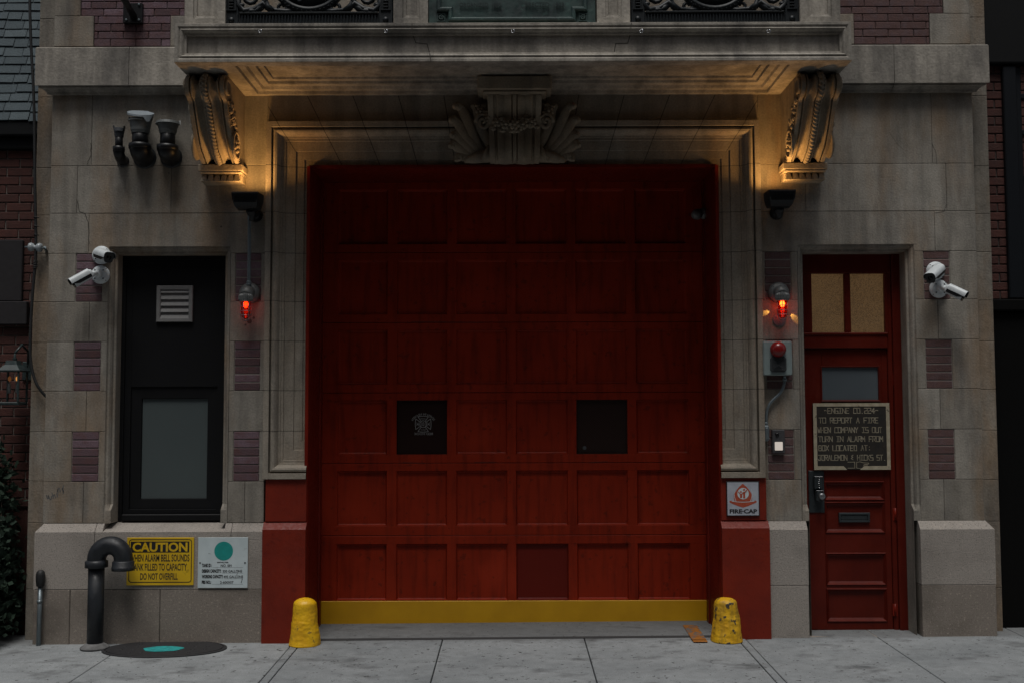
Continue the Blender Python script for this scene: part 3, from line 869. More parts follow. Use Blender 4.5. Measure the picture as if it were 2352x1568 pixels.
# pierced cast iron railings
for a, c in ((517, 903), (1448, 1834)):
    b = MB(); y = PYD + .05
    x0, x1 = X(a, 20, y), X(c, 20, y); zt = bz1 + .56; w = x1 - x0
    zr = Z(1176, 29, y)
    b.box(x0, x1, y - .01, y + .03, bz1 + .002, zr, .006)
    b.box(x0 + .11, x1 - .11, y - .028, y, zr - .014, zr, .004); b.box(x0 + .11, x1 - .11, y - .028, y, bz1 + .002, bz1 + .014, .004)
    n = 44
    for k in range(n):
        xx = x0 + .13 + (w - .26) * k / (n - 1)
        b.box(xx - .006, xx + .006, y - .022, y, bz1 + .018, zr - .018, .004)
    b.box(x0, x1, y - .02, y + .03, zt, zt + .05, .006)
    for s_ in (0, 1):
        q0, q1 = (x0, x0 + .105) if s_ == 0 else (x1 - .105, x1)
        b.box(q0, q1, y - .02, y + .03, bz1 + .002, zt, .006)
        b.nest(q0 + .015, q1 - .015, zr + .01, zt - .03, [(0, y - .02), (0, y - .03), (.008, y - .03), (.008, y - .018)], True)
        for k in range(4): b.box(q0 + .035, q1 - .035, y - .032, y - .015, zr + .03 + k * .022, zr + .040 + k * .022, .003)
        b.lathe([(.0, .012), (.018, .010), (.022, 0)], ((q0 + q1) / 2, y - .02, (bz1 + zr) / 2), (0, -1, 0), 12)
    cx = (x0 + x1) / 2; rr = .30; cz = zr + rr - .005
    b.lathe([(rr - .05, .0), (rr - .045, .03), (rr - .02, .036), (rr - .012, .024), (rr, .03), (rr + .004, 0)], (cx, y + .01, cz), (0, -1, 0), 40)
    b.lathe([(0, .012), (rr - .05, .012), (rr - .048, 0)], (cx, y + .01, cz), (0, -1, 0), 40)
    for k in range(54):
        a_ = 2 * math.pi * k / 54
        b.ball((cx + (rr - .013) * math.cos(a_), y - .018, cz + (rr - .013) * math.sin(a_)), .008, 1)
    for k in range(26):    # relief on the medallion
        a_ = random.uniform(math.pi, 2 * math.pi); r_ = random.uniform(.12, .22)
        b.ball((cx + r_ * math.cos(a_), y - .01, cz + r_ * math.sin(a_)), random.uniform(.012, .026), 1, (1, .5, 1))
    for s_ in (-1, 1):     # scrolling foliage
        def cv(pts, r0, r1):
            n_ = len(pts); b.tube([(cx + s_ * p[0], y + .005 - .01 * (i % 2), zr + p[1]) for i, p in enumerate(pts)], [r0 + (r1 - r0) * i / (n_ - 1) for i in range(n_)], 7)
        def spiral(cx_, cz_, r_, a0, turns, r0):
            cv([(cx_ + r_ * (1 - .75 * i / 26) * math.cos(a0 + turns * 2 * math.pi * i / 26), cz_ + r_ * (1 - .75 * i / 26) * math.sin(a0 + turns * 2 * math.pi * i / 26)) for i in range(27)], r0, r0 * .5)
        spiral(.42, .12, .115, -1.2, -1.3, .026); spiral(.20, .045, .05, 1.5, 1.2, .020)
        spiral(.50, .30, .10, 2.0, 1.2, .024)
        cv([(.10, .02), (.17, .01), (.26, .02), (.34, .07), (.40, .03), (.48, .01), (.53, .06), (.53, .16)], .018, .03)
        cv([(.27, .012), (.31, .05), (.335, .12), (.32, .2)], .03, .012)
        for k in range(5): b.ball((cx + s_ * (.30 + .05 * k), y - .005, zr + .03 + .03 * math.sin(k * 1.9)), .022, 1, (1.3, .7, .8))
    b.build("iron_railing", IRON, BAL)

# scroll brackets with roped fluting
zbase = Z(500, 377, -.18)
SC = [(-.50, sz - .002), (-.575, sz - .006), (-.628, sz - .030), (-.655, sz - .075), (-.650, sz - .130), (-.622, sz - .172), (-.585, sz - .192), (-.555, sz - .198), (-.535, sz - .215), (-.515, sz - .26), (-.462, sz - .34), (-.405, sz - .42), (-.335, zbase + .085), (-.265, zbase + .045), (-.205, zbase + .015), (-.175, zbase)]
def smooth_path(p, n=3):
    for _ in range(n):
        q = [p[0]]
        for i in range(len(p) - 1):
            a, b = p[i], p[i + 1]
            q += [(a[0] * .75 + b[0] * .25, a[1] * .75 + b[1] * .25), (a[0] * .25 + b[0] * .75, a[1] * .25 + b[1] * .75)]
        q.append(p[-1]); p = q
    return p
def normals(p):
    out = []
    for i in range(len(p)):
        a, b = p[max(0, i - 1)], p[min(len(p) - 1, i + 1)]
        d = Vector((b[0] - a[0], b[1] - a[1])).normalized(); out.append(Vector((d.y, -d.x)))   # points back into the stone or out
    return out
SCS = smooth_path(SC, 2)
NR = normals(SCS)
def console(x0, x1, inner, name):
    w = x1 - x0
    cs = [(0, 0), (.030, 0), (.032, .022), (.042, .022), (.044, 0), (.052, .004), (.062, .026), (.076, .040), (.092, .042), (.104, .026), (.112, .004), (.124, 0), (.127, .022)]
    cs = cs + [(.30 - u, h) for u, h in reversed(cs)]
    b = MB()
    rws = []
    for (y, z), n in zip(SCS, NR):
        s_ = 1 if n.x * 1 + 0 > 0 else 1
        # the stone lies towards the wall, so a groove moves along the inward normal
        inn = Vector((-n.x, -n.y))
        rws.append([(x0 + u / .30 * w, y + inn.x * h if True else y, z + inn.y * h) for u, h in cs])
    b.rows(rws, False, .6, 0, False)
    for xx in (x0, x1):
        pl_ = [(xx, y, z) for y, z in SCS] + [(xx, .02, SCS[-1][1]), (xx, .02, SCS[0][1])]
        b.add(pl_, [list(range(len(pl_)))], .6)
    b.add([(x0, SCS[-1][0], SCS[-1][1]), (x1, SCS[-1][0], SCS[-1][1]), (x1, .02, SCS[-1][1]), (x0, .02, SCS[-1][1])], [(0, 1, 2, 3)], .6)
    b.add([(x0, SCS[0][0], SCS[0][1]), (x1, SCS[0][0], SCS[0][1]), (x1, .02, SCS[0][1]), (x0, .02, SCS[0][1])], [(0, 1, 2, 3)], .6)
    # side: volutes, flower and hanging leaves
    sx = x1 if inner > 0 else x0
    for s2, xx in ((inner, sx), (-inner, x0 if inner > 0 else x1)):
        b.lathe([(.062, 0), (.066, .016), (.05, .022), (.046, .010), (0, .012)], (xx, -.575, SCS[0][1] - .098), (s2, 0, 0), 20)
        zc = SCS[-1][1] + .115
        b.lathe([(.11, 0), (.112, .018), (.095, .022), (.088, .008), (0, .010)], (xx, -.30, zc), (s2, 0, 0), 24)
        for k in range(7):
            a_ = k * 2 * math.pi / 7
            b.ball((xx + s2 * .014, -.30 + .045 * math.cos(a_), zc + .045 * math.sin(a_)), .024, 1, (.6, 1, 1))
        b.ball((xx + s2 * .02, -.30, zc), .02, 1)
        for k in range(30):
            f = k / 29
            yy = -.34 - .14 * f + random.uniform(-.05, .05); z_ = zc + .13 + .17 * f + random.uniform(-.02, .02)
            b.ball((xx + s2 * .008, yy, z_), random.uniform(.014, .03), 1, (.7, 1, random.uniform(.8, 1.5)))
        for k in range(16):
            i = int(len(SCS) * (.45 + .5 * k / 16)); y, z = SCS[i]
            b.ball((xx + s2 * .004, y + .035, z), .009, 1)
    br = b.build(name, STONE_C, FS)
    r = MB()
    idx = range(2, len(SCS) - 1)
    fine = []
    P3 = [((x0 + x1) / 2, SCS[i][0] - .004, SCS[i][1]) for i in idx]
    for i in range(len(P3) - 1):
        for q in range(5):
            fine.append(tuple(P3[i][k] + (P3[i + 1][k] - P3[i][k]) * q / 5 for k in range(3)))
    r.tube(fine, .020, 12, True, .6, 0, True, 1.0, (.20, 2 * math.pi / .030))
    r.build("carved_rope", STONE_C, br)
    f = MB()
    zt = SCS[-1][1]; cxm = (x0 + x1) / 2; hw = w / 2 + .030
    f.box(cxm - hw, cxm + hw, -.178, .02, zt - .055, zt - .001, .006, .6)
    f.box(cxm - hw + .012, cxm + hw - .012, -.175, .02, zt - .075, zt - .055, .006, .6)
    f.box(cxm - hw + .016, cxm + hw - .016, -.13, .02, zt - .135, zt - .075, .004, .6)
    for k in range(6):
        u = cxm - hw + .045 + (2 * hw - .09) * k / 5
        f.add([(u - .014, -.15, zt - .078), (u + .014, -.15, zt - .078), (u + .026, -.172, zt - .135), (u - .026, -.172, zt - .135),
               (u - .014, -.12, zt - .078), (u + .014, -.12, zt - .078), (u + .026, -.12, zt - .135), (u - .026, -.12, zt - .135)],
              [(0, 1, 2, 3), (0, 3, 7, 4), (1, 5, 6, 2), (3, 2, 6, 7)], .6)
    f.build("bracket_base", STONE_C, br)
    return br
console(-2.432, -2.142, 1, "bracket")
console(2.164, 2.454, -1, "bracket")

# carved keystone: fluted scroll, flower swag, palm leaves
kb = MB()
kx0, kx1 = X(1119, 300, -.15), X(1245, 300, -.15); kw = kx1 - kx0
KP = smooth_path([(-.20, sz - .01), (-.22, sz - .06), (-.20, sz - .12), (-.155, sz - .18), (-.13, sz - .26), (-.125, 4.02), (-.13, 3.95), (-.155, 3.88), (-.165, 3.81), (-.145, 3.76), (-.11, 3.735), (-.05, 3.73)], 2)
cs = [(0, 0), (.10, 0), (.12, .02), (.15, .02), (.17, 0), (.30, .035), (.44, .01), (.455, .03), (.47, .0)]
cs = cs + [(1 - u, h) for u, h in reversed(cs)]
rws = []
for y, z in KP:
    tp = 1.0 - .10 * (sz - z) / (sz - 3.73)
    rws.append([((kx0 + kx1) / 2 + (u - .5) * kw * tp, min(0, y + h), z) for u, h in cs])
kb.rows(rws, False, .5)
for e in (0, -1):
    pl_ = [(r_[e][0], r_[e][1], r_[e][2]) for r_ in rws] + [(rws[-1][e][0], .02, rws[-1][e][2]), (rws[0][e][0], .02, rws[0][e][2])]
    kb.add(pl_, [list(range(len(pl_)))], .5)
ks = kb.build("keystone", STONE_C, FS)
kc = (kx0 + kx1) / 2
for s_ in (-1, 1):
    vo = MB()
    vo.tube([(kc + s_ * (.25 + .055 * (1 - i / 30) * math.cos(i * .38)), -.10 - .03 * i / 30, 4.05 + .075 * (1 - i / 30) * math.sin(i * .38)) for i in range(30)], [.020 - .008 * i / 29 for i in range(30)], 8)
    vo.build("volute", STONE_C, ks)
sw = MB()
for k in range(9):
    f = (k - 4) / 4
    xx = kc + f * .27; z_ = 4.01 + .13 * f * f; yy = -.185 + .09 * abs(f)
    for q in range(6):
        a_ = q * math.pi / 3 + k
        sw.ball((xx + .026 * math.cos(a_), yy, z_ + .026 * math.sin(a_)), .020, 1, (1, .7, 1))
    sw.ball((xx, yy - .018, z_), .016, 1)
    for q in range(4):
        sw.ball((xx + random.uniform(-.04, .04), yy + .01, z_ + random.choice((-1, 1)) * random.uniform(.035, .055)), .022, 1, (1.4, .6, .7))
sw.build("flower_swag", STONE_C, ks)
for s_ in (-1, 1):
    lf = MB()
    def frond(pts, r0):
        p = [(kc + s_ * a, y, z) for a, y, z in pts]
        q = []
        for i in range(len(p) - 1):
            for j in range(4): q.append(tuple(p[i][k] + (p[i + 1][k] - p[i][k]) * j / 4 for k in range(3)))
        q.append(p[-1]); n = len(q)
        m0 = len(lf.v)
        lf.tube(q, [r0 * (.5 + .95 * math.sin(math.pi * (i / (n - 1)) ** .8) + (.3 if i > n * .85 else 0)) for i in range(n)], 10, True, .5, 0, True)
        for k in range(m0, len(lf.v)):
            v = lf.v[k]; lf.v[k] = Vector((v.x, -.045 + (v.y + .10) * .45, v.z))
        # a raised midrib
        lf.tube([(p_[0], -.041 + (p_[1] + .10) * .45 - r0 * .5, p_[2]) for p_ in q], [.006] * n, 6)
    frond([(.20, -.10, 3.80), (.28, -.13, 3.86), (.34, -.15, 3.97), (.38, -.15, 4.08), (.42, -.14, 4.17), (.46, -.17, 4.20), (.475, -.19, 4.175)], .030)
    frond([(.22, -.10, 3.80), (.31, -.14, 3.86), (.39, -.15, 3.95), (.45, -.15, 4.05), (.49, -.17, 4.09), (.505, -.19, 4.06)], .030)
    frond([(.24, -.10, 3.79), (.34, -.13, 3.84), (.42, -.14, 3.91), (.48, -.15, 3.97), (.50, -.18, 3.945)], .030)
    frond([(.26, -.09, 3.78), (.36, -.11, 3.81), (.44, -.13, 3.86), (.495, -.15, 3.89), (.505, -.17, 3.86)], .032)
    frond([(.24, -.08, 3.765), (.34, -.10, 3.77), (.42, -.12, 3.795), (.46, -.14, 3.78), (.455, -.15, 3.75)], .028)
    frond([(.17, -.10, 3.82), (.22, -.13, 3.92), (.27, -.14, 4.03), (.30, -.13, 4.14), (.33, -.14, 4.21)], .030)
    lf.tube([(kc + s_ * .14, -.05, 3.80), (kc + s_ * .20, -.08, 3.79), (kc + s_ * .30, -.07, 3.775), (kc + s_ * .40, -.05, 3.755)], [.05, .055, .045, .02], 10)
    lf.tube([(kc + s_ * .20, -.12, 3.86), (kc + s_ * .26, -.12, 3.74)], [.016, .016], 8)
    lf.build("palm_leaf", STONE_C, ks)
cap = MB()
cap.box(kc - .29, kc + .29, -.27, 0, sz - .030, sz + .078, .008, .5); cap.box(kc - .25, kc + .25, -.245, 0, sz - .052, sz - .031, .008, .5)
cap.build("keystone_cap", STONE_C, ks)

# ------------------------------------------------------------------ garage door
gx0, gx1 = X(742, 1400, DY), X(1618, 1400, DY)
gzb = Z(1176, 1434, DY); 
cols = [(775, 889), (911, 1027), (1048, 1165), (1185, 1304), (1324, 1441), (1462, 1582)]
rowsP = [(435, 560), (597, 721), (757, 881), (918, 1042), (1080, 1206), (1248, 1377)]
cx_ = [(X(a, 980, DY), X(c, 980, DY)) for a, c in cols]
cz_ = [(Z(1176, c, DY), Z(1176, a, DY)) for a, c in rowsP]
gd = MB()
gtop = ZL + .02
zs = [(cz_[0][1], gtop)]
for i in range(len(cz_) - 1): zs.append((cz_[i + 1][1], cz_[i][0]))
ystrip = cz_[5][0]
for i, (a, c) in enumerate(zs):
    if i == 0: gd.box(gx0 - .04, gx1 + .04, DY, DY + .045, a, c, .002); continue
    m_ = (a + c) / 2 - .004
    gd.box(gx0 - .04, gx1 + .04, DY, DY + .045, a, m_ - .002, .003, random.random()); gd.box(gx0 - .04, gx1 + .04, DY, DY + .045, m_ + .002, c, .003, random.random())
for i, (z0, z1) in enumerate(cz_):
    xs = [gx0 - .04] + [v for p in cx_ for v in p] + [gx1 + .04]
    for k in range(0, len(xs), 2):
        gd.box(xs[k], xs[k + 1], DY + .0004, DY + .045, z0 - .002, z1 + .002, 0)
    for k, (x0, x1) in enumerate(cx_):
        if i == 3 and k in (1, 4): continue
        gd.nest(x0, x1, z0, z1, [(0, DY + .001), (.003, DY + .010), (.009, DY + .022), (.016, DY + .026)], True, .5 if not (i == 5 and k == 3) else .1, 1 if (i == 5 and k == 3) else 0)
for (pts) in ([(925, 1061), (975, 1063)], [(1090, 1061), (1140, 1060)], [(1355, 1061), (1395, 1059)], [(960, 901), (985, 900)], [(945, 739), (1110, 741)]):
    gd.line([W(px, py, DY) for px, py in pts], .004, DY - .001, .5, 2)
GD = gd.build("garage_door", [RED_D, paint("newer_dark_red_paint", (.14, .0105, .005), (.125, .0095, .0045), .45, .06, 3, spec=.2), plain("paint_crack", (.05, .012, .01), .8)], FS)
b = MB(); b.box(gx0 - .02, gx1 + .02, DY - .012, DY + .03, gzb, ystrip - .003, .004)
b.build("kick_strip", YELLOW, GD)
b = MB(); b.box(gx0 - .02, gx1 + .02, DY - .004, DY + .03, gzb - .035, gzb - .001, .004)
b.build("rubber_seal", BLACK, GD)
def wired():
    m, nt, bs = newmat("dark_wired_glass_diagonal")
    g_ = nd(nt, "NewGeometry"); sp = nd(nt, "SeparateXYZ"); lk(nt, g_.outputs["Position"], sp.inputs[0])
    a = math_(nt, 'FRACT', math_(nt, 'MULTIPLY', math_(nt, 'ADD', sp.outputs[0], sp.outputs[2]), 45))
    b_ = math_(nt, 'FRACT', math_(nt, 'MULTIPLY', math_(nt, 'SUBTRACT', sp.outputs[0], sp.outputs[2]), 45))
    l = math_(nt, 'MAXIMUM', math_(nt, 'GREATER_THAN', a, .82), math_(nt, 'GREATER_THAN', b_, .82))
    lk(nt, mixc(nt, l, (.020, .0105, .009), (.042, .024, .020)), bs.inputs["Base Color"])  # the same brown-red reflection painted into this pane's colour
    bs.inputs["Roughness"].default_value = .35; bs.inputs["Specular IOR Level"].default_value = .3
    return m
panes = []
for k, mt in ((1, DARKGLASS), (4, wired())):
    x0, x1 = cx_[k]; z0, z1 = cz_[3]
    b = MB(); b.nest(x0, x1, z0, z1, [(0, DY + .001), (.004, DY + .02), (.005, DY + .03)], True)
    panes.append(b.build("window_pane", mt, GD))
b = MB(); b.disc(X(1343, 1028, DY), Z(1343, 1028, DY), .016, .016, DY + .028, 18)
b.build("round_sticker", plain("grey_sticker", (.09, .10, .11), .5), GD)
# mirrored emblem on the left pane
em = MB(); ey = DY + .0275
ecx, ecz = W(972, 973, ey); u1 = 1 / 283.0
DECAL = plain("faded_white_decal", (.30, .30, .30), .6)
def P2(a, b): return (ecx + a * u1, ecz + b * u1)
def ring(r_, w, n=40): em.line([P2(r_ * math.cos(2 * math.pi * k / n), r_ * math.sin(2 * math.pi * k / n)) for k in range(n + 1)], w, ey)
ring(8.2, .0045)
for k in range(4):
    a0 = k * math.pi / 2
    rot = lambda a, b: P2(a * math.cos(a0) - b * math.sin(a0), a * math.sin(a0) + b * math.cos(a0))
    arc = [rot(17.5 + 1.5 * math.cos(t_ * 1.5), 12.5 * t_) for t_ in (-1, -.5, 0, .5, 1)]
    em.line([rot(7.0, -5.0)] + arc + [rot(7.0, 5.0)], .0045, ey)
text(em, "101", *sorted((P2(-5.2, 0)[0], P2(5.2, 0)[0])), P2(0, -5)[1], P2(0, 5)[1], ey, 0.0, True)
text(em, "LADDER", P2(-7, 0)[0], P2(7, 0)[0], P2(0, 11.5)[1], P2(0, 14.5)[1], ey, 0.0, True)
text(em, "FDNY", P2(-6, 0)[0], P2(6, 0)[0], P2(0, -15)[1], P2(0, -12)[1], ey, 0.0, True)
text(em, "RED HOOK", P2(-22, 0)[0], P2(23, 0)[0], P2(0, -26)[1], P2(0, -20.5)[1], ey, 0.0, True)
def arcxf(x, z):
    a = (x - ecx) / u1; h = (z - ecz) / u1
    th = a / 34.0
    return P2((h) * math.sin(th) , (h) * math.cos(th) - 8)
text(em, "SEVEN IN HEAVEN", P2(-34, 0)[0], P2(34, 0)[0], P2(0, 29)[1], P2(0, 34.5)[1], ey, 0.0, True, xf=arcxf)
for s_ in (-1, 1):      # crossed tools and hydrant
    em.line([P2(s_ * 13 - 3, -4), P2(s_ * 13 + 3, 4)], .003, ey); em.line([P2(s_ * 13 + 3, -4), P2(s_ * 13 - 3, 4)], .003, ey)
    em.line([P2(s_ * 13 - 3, 0), P2(s_ * 13 + 3, 0)], .003, ey - .0004)
em.build("window_emblem", DECAL, GD)

# ------------------------------------------------------------------ window, left
def opening_trim(b, x0, x1, zt, zb_, stop, rev, tone=.5):
    pf = [(0, .0), (.006, .012), (.020, .016), (.030, .03), (.036, .05), (.050, .052), (.054, .058), (.056, rev)]
    b.arch(x0, x1, stop, zt, pf, tone)
    for s_, xx in ((1, x0), (-1, x1)):
        a, c = xx, xx + s_ * .056
        r0 = [(xx + s_ * u, y, stop + .001) for u, y in pf]
        r1 = [(xx + s_ * u, min(y, .0 + .0 * u) if u < .054 else y, stop - .045) for u, y in pf]
        r1 = [(xx + s_ * u, 0.0 if i < 6 else (.003 if i == 6 else rev), stop - .045) for i, (u, y) in enumerate(pf)]
        b.rows([r0, r1], False, tone)
        r2 = [(p[0], p[1], zb_) for p in r1]
        b.rows([r1, r2], False, tone)
tr = MB()
FY = .155
opening_trim(tr, WL, WR, WT, ZP - .001, Z(260, 1158), FY + .1)
tr.build("window_surround", STONE, FS)
wf = MB()
wx0, wx1 = WL + .05, WR - .05; wz0, wz1 = ZP + .004, WT - .05
wf.nest(wx0, wx1, wz0, wz1, [(0, FY), (.035, FY), (.037, FY + .015), (.085, FY + .015), (.088, FY + .03)], False)
lx0, lx1 = X(327, 1000, FY + .05), X(481, 1000, FY + .05); lz0, lz1 = Z(400, 1155, FY + .05), Z(400, 903, FY + .05)
up0 = Z(400, 888, FY + .02)
wf.box(wx0 + .08, wx1 - .08, FY + .018, FY + .10, up0, wz1 - .08, .004)                # blanked upper sash
wf.nest(wx0 + .08, wx1 - .08, wz0 + .08, up0 - .002, [(0, FY + .03), (.02, FY + .03), (lx0 - wx0 - .085, FY + .034), (lx0 - wx0 - .08, FY + .052)], False)
wf.box(wx0 + .04, wx1 - .04, FY - .02, FY + .02, wz0, wz0 + .05, .005)
WIN = wf.build("window_frame", BLACK_F, FS); 
b = MB(); b.add([(lx0 - .03, FY + .05, lz0 - .05), (lx1 + .03, FY + .05, lz0 - .05), (lx1 + .03, FY + .05, lz1 + .05), (lx0 - .03, FY + .05, lz1 + .05)], [(0, 1, 2, 3)])
b.build("window_pane", FROST, WIN)
b = MB(); y = FY + .018
vx0, vx1, vz0, vz1 = X(361, 700, y), X(444, 700, y), Z(400, 740, y), Z(400, 657, y)
b.nest(vx0, vx1, vz0, vz1, [(0, y), (0, y - .02), (.005, y - .024), (.028, y - .022), (.034, y - .014), (.034, y - .002)], True)
for k in range(5):
    z_ = vz0 + .04 + (vz1 - vz0 - .085) * k / 4
    b.add([(vx0 + .034, y - .018, z_ - .012), (vx1 - .034, y - .018, z_ - .012), (vx1 - .034, y - .004, z_ + .020), (vx0 + .034, y - .004, z_ + .020),
           (vx0 + .034, y - .015, z_ - .014), (vx1 - .034, y - .015, z_ - .014)], [(0, 1, 2, 3), (0, 4, 5, 1)], .5)
b.build("vent_grille", VENTG, WIN)

# ------------------------------------------------------------------ entrance door, right
tr = MB(); FY2 = .18
opening_trim(tr, DL, DR, DT, ZP2 - .001, Z(2110, 1158), FY2 + .12)
for s_, xx in ((1, DL + .056), (-1, DR - .056)):
    tr.add([(xx - s_ * .001, 0.0, -.1), (xx - s_ * .001, 0.0, ZP2), (xx - s_ * .001, FY2 + .1, ZP2), (xx - s_ * .001, FY2 + .1, -.1)], [(0, 1, 2, 3)])
tr.build("door_surround", STONE, FS)
df = MB()
dx0, dx1 = DL + .05, DR - .05; dzt = DT - .05
zs_ = Z(1980, 1447, FY2)
bar0, bar1 = Z(1960, 800, FY2), Z(1960, 764, FY2)
df.box(dx0, dx0 + .035, FY2, FY2 + .12, -.05, dzt, .006); df.box(dx1 - .07, dx1, FY2, FY2 + .12, -.05, dzt, .006)
df.box(dx1 - .11, dx1 - .07, FY2 + .02, FY2 + .12, -.05, dzt, .006)
df.box(dx0 + .035, dx1 - .11, FY2 + .002, FY2 + .12, bar0, bar1, .008); df.box(dx0 + .035, dx1 - .11, FY2 - .008, FY2 + .05, bar1 - .02, bar1 + .002, .006)
t0, t1 = Z(1960, 762, FY2), Z(1960, 628, FY2)
df.box(dx0 + .035, dx1 - .07, FY2 + .012, FY2 + .12, t1, dzt, .006)
a1, a2, a3, a4 = X(1863, 700, FY2 + .04), X(1938, 700, FY2 + .04), X(1952, 700, FY2 + .04), X(2030, 700, FY2 + .04)
df.box(dx0 + .035, a1, FY2 + .014, FY2 + .1, bar1, t1, .004); df.box(a2, a3, FY2 + .014, FY2 + .1, bar1, t1, .006); df.box(a4, dx1 - .10, FY2 + .014, FY2 + .1, bar1, t1, .004)
DFR = df.build("door_frame", RED_E, FS)
for a, c in ((a1, a2), (a3, a4)):
    b = MB(); b.add([(a - .01, FY2 + .05, t0 - .02), (c + .01, FY2 + .05, t0 - .02), (c + .01, FY2 + .05, t1 + .02), (a - .01, FY2 + .05, t1 + .02)], [(0, 1, 2, 3)])
    b.build("transom_pane", LIT, DFR)
dl = MB(); LY = FY2 + .035
ex0, ex1 = dx0 + .037, dx1 - .112
zd = bar0 - .004
px0, px1 = X(1895, 1200, LY), X(2033, 1200, LY)
gl0, gl1, gt0, gt1 = X(1888, 880, LY), X(2018, 880, LY), Z(1950, 918, LY), Z(1950, 843, LY)
pz = [(Z(1960, c, LY), Z(1960, a, LY)) for a, c in ((1104, 1148), (1151, 1223), (1268, 1343), (1350, 1427))]
dl.box(ex0, px0, LY, LY + .05, zs_, zd, .003); dl.box(px1, ex1, LY, LY + .05, zs_, zd, .003)
dl.box(px0, px1, LY + .0003, LY + .05, gt1, zd - .001, .0); dl.box(px0, px1, LY + .0003, LY + .05, pz[0][1], gt0, 0)
dl.box(px0, gl0, LY + .0003, LY + .05, gt0, gt1, 0); dl.box(gl1, px1, LY + .0003, LY + .05, gt0, gt1, 0)
ed = [pz[0][1]]
for i, (z0, z1) in enumerate(pz):
    dl.nest(px0, px1, z0, z1, [(0, LY), (.006, LY - .008), (.020, LY + .012), (.030, LY + .018)], True)
    nz = pz[i + 1][1] if i < 3 else zs_
    dl.box(px0, px1, LY + .0003, LY + .05, nz, z0, 0)
DOOR = dl.build("entrance_door", RED_E, FS)
b = MB(); b.add([(gl0, LY + .012, gt0), (gl1, LY + .012, gt0), (gl1, LY + .012, gt1), (gl0, LY + .012, gt1)], [(0, 1, 2, 3)]); b.nest(gl0 - .012, gl1 + .012, gt0 - .012, gt1 + .012, [(0, LY - .001), (.003, LY - .008), (.012, LY - .004), (.014, LY + .012)], False, .5, 1)
b.build("glass_pane", [FROST_D, RED_E], DOOR)
b = MB(); y = LY - .002
b.box(X(1857, 1130, y), X(1893, 1130, y), y - .006, y + .004, Z(1875, 1176, y), Z(1875, 1080, y), .003)
b.build("lock_plate", PLATE, DOOR)
b = MB(); y = LY - .008
kx, kz = X(1878, 1120, y), Z(1878, 1107, y)
b.box(kx - .036, kx + .036, y - .03, y, kz - .048, kz + .05, .006); b.box(kx - .034, kx + .036, y - .034, y, kz + .044, kz + .052, .003, .5, 1)
b.box(kx - .028, kx + .034, y - .045, y, kz - .150, kz - .06, .01); b.box(kx - .026, kx + .034, y - .047, y, kz - .066, kz - .060, .002, .5, 1)
for k in range(5): b.lathe([(.0, .008), (.0045, .006), (.005, 0)], (kx + .004, y - .03, kz + .030 - k * .017), (0, -1, 0), 8, .5, 1)
b.build("keypad_lock", [PLATE, CHROME], DOOR)
b = MB(); b.lathe([(.012, 0), (.012, .02), (.026, .026), (.028, .045), (.02, .052), (0, .053)], (kx + .010, y - .045, kz - .105), (0, -1, 0), 18)
b.build("door_knob", BRASSG, DOOR)
b = MB(); y = LY + .014
m0, m1, n0, n1 = X(1926, 1187, y), X(1997, 1187, y), Z(1960, 1198, y), Z(1960, 1176, y)
b.nest(m0, m1, n0, n1, [(0, y + .01), (0, y - .014), (.004, y - .016), (.016, y - .014), (.018, y - .006), (.022, y - .010)], True)
b.build("mail_slot", PLATE, DOOR)
for pz_ in (870, 1180, 1400):
    b = MB(); y = FY2 + .02
    hx, hz = X(2056, pz_, y), Z(2056, pz_, y)
    b.tube([(hx, y - .004, hz - .05), (hx, y - .004, hz + .05)], .008, 8); b.box(hx - .02, hx + .02, y - .003, y + .004, hz - .048, hz + .048, .001)
    b.build("hinge", RED, DOOR)
b = MB(); b.box(DL + .03, DR - .03, -.03, .32, -.05, zs_ - .006, .006)
b.build("door_step", GRANITE_L, FS)

